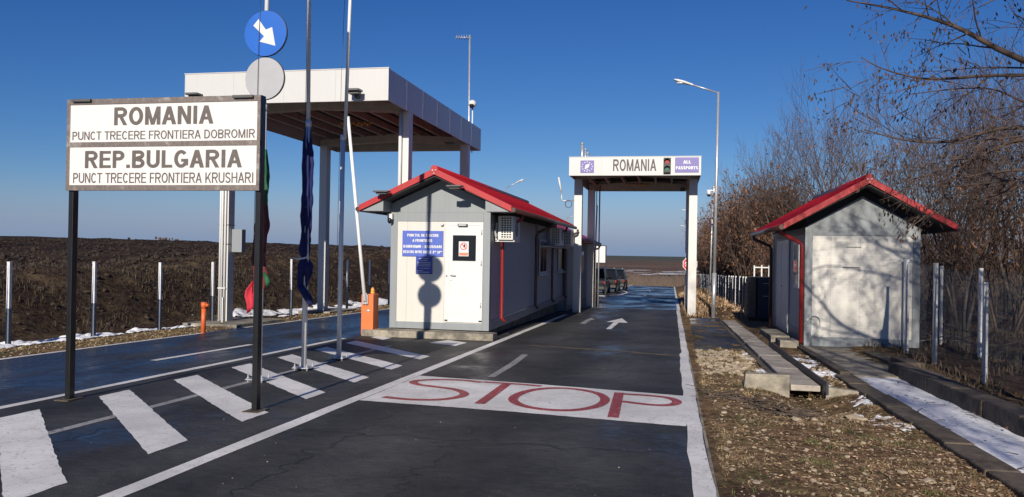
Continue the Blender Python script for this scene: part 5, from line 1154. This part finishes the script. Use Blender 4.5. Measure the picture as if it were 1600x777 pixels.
blades(2600, clump(.5, 2.7, 28.8, 60, .8, -.1, 2.), .1, .35, 'dry_grass', 'litter', .012, .9)
def litter(n, area, s0, s1, name, m, hf=TZ, lift=.006):
    b = MB()
    for _ in range(n):
        x, y = area(rs); L = rs.uniform(s0, s1); a = rs.uniform(0, 6.28); tx, ty = rs.uniform(-.5, .5), rs.uniform(-.5, .5); z = hf(x, y)+lift+L*.12
        P = [(-.5, 0), (-.1, .22), (.5, 0), (-.1, -.22)]
        b.poly([(x+L*(u*math.cos(a)-v*math.sin(a)), y+L*(u*math.sin(a)+v*math.cos(a)), z+L*(u*tx+v*ty)*.5) for u, v in P])
    return tag(b.build(name, m), kind='stuff')
litter(15000, clump(.42, 2.55, 3.8, 12.4, 1.1, -.25, 6.), .012, .045, 'leaf_litter', 'litter')
litter(5000, clump(.42, 2.55, 3.8, 12.4, 1.4, -.1, 16.), .012, .05, 'leaf_litter', 'leaf')
litter(3800, clump(4.2, 16, 10, 34, .6, -.2, 9.), .05, .13, 'leaf_litter', 'leaf')
litter(140, lambda r: (r.uniform(2.8, 3.5), 4+9*r.random()), .02, .08, 'leaf_litter', 'leaf', lambda x, y: G(y, .03))
litter(90, lambda r: (r.uniform(-6.5, .25), 4.5+12*r.random()), .012, .04, 'leaf_litter', 'leaf', lambda x, y: G(y, .008))
litter(900, lambda r: (.40+abs(r.gauss(0, .10)), 4+24*r.random()), .012, .04, 'leaf_litter', 'leaf')
litter(260, lambda r: (.42-abs(r.gauss(0, .09)), 4+14*r.random()), .012, .035, 'leaf_litter', 'leaf', lambda x, y: G(y, .010))
def twigs(n, area, L0, L1, name, m, r_, hf=TZ, flat=.15, lift=.015):
    b = MB()
    for _ in range(n):
        x, y = area(rs); L = rs.uniform(L0, L1); a = rs.uniform(0, 6.28); z = hf(x, y)+lift
        p = [(x+L*u*math.cos(a+.5*u*rs.uniform(-1, 1)), y+L*u*math.sin(a+.5*u*rs.uniform(-1, 1)), z+flat*L*u*rs.uniform(0, 1)) for u in (0, .35, .7, 1)]
        b.tube(p, [r_, r_*.8, r_*.6, r_*.35], 4, False)
    return tag(b.build(name, m), kind='stuff')
twigs(90, lambda r: (lerp(.6, 1.5, (u := r.random()))+r.gauss(0, .07), lerp(10.6, 9.3, u)+r.gauss(0, .12)), .15, .5, 'twig_pile', 'bark', .009)
twigs(34, lambda r: (r.uniform(2.8, 3.5), r.uniform(5.5, 13)), .06, .25, 'fallen_twigs', 'bark', .005, lambda x, y: G(y, .02), .04)
twigs(45, lambda r: (r.uniform(5, 14), r.uniform(16, 34)), .5, 2.2, 'fallen_branches', 'bark2', .02, TZ, .3, .05)
# far scrub where the road drops away, and little trees on the horizon
b = MB()
for _ in range(5200):
    x, y = rs.uniform(-26, 9), rs.uniform(94, 150); z = TZ(x, y); L = rs.uniform(.8, 2.4)
    b.tube([(x, y, z-.1), (x+rs.gauss(0, .12)*L, y, z+L*.6), (x+rs.gauss(0, .25)*L, y, z+L)], [.022, .016, .006], 3, False, False)
tag(b.build('reeds', 'reed'), kind='stuff')
hb = MB()
for x, y, s_ in ((-64.2, 90, .55), (-62.8, 91, .4), (-66.5, 93, .3), (-56, 92, .35), (-73, 104, .5), (-38, 96, .4), (-30, 98, .35)):
    for _ in range(26): hb.ball((x+rs.gauss(0, s_*.8), y+rs.gauss(0, s_*.8), TZ(x, y)+abs(rs.gauss(0, s_*.6))+.25), s_*.33, n=6, m=4)
tag(hb.build('far_scrub', 'bark'), kind='stuff')
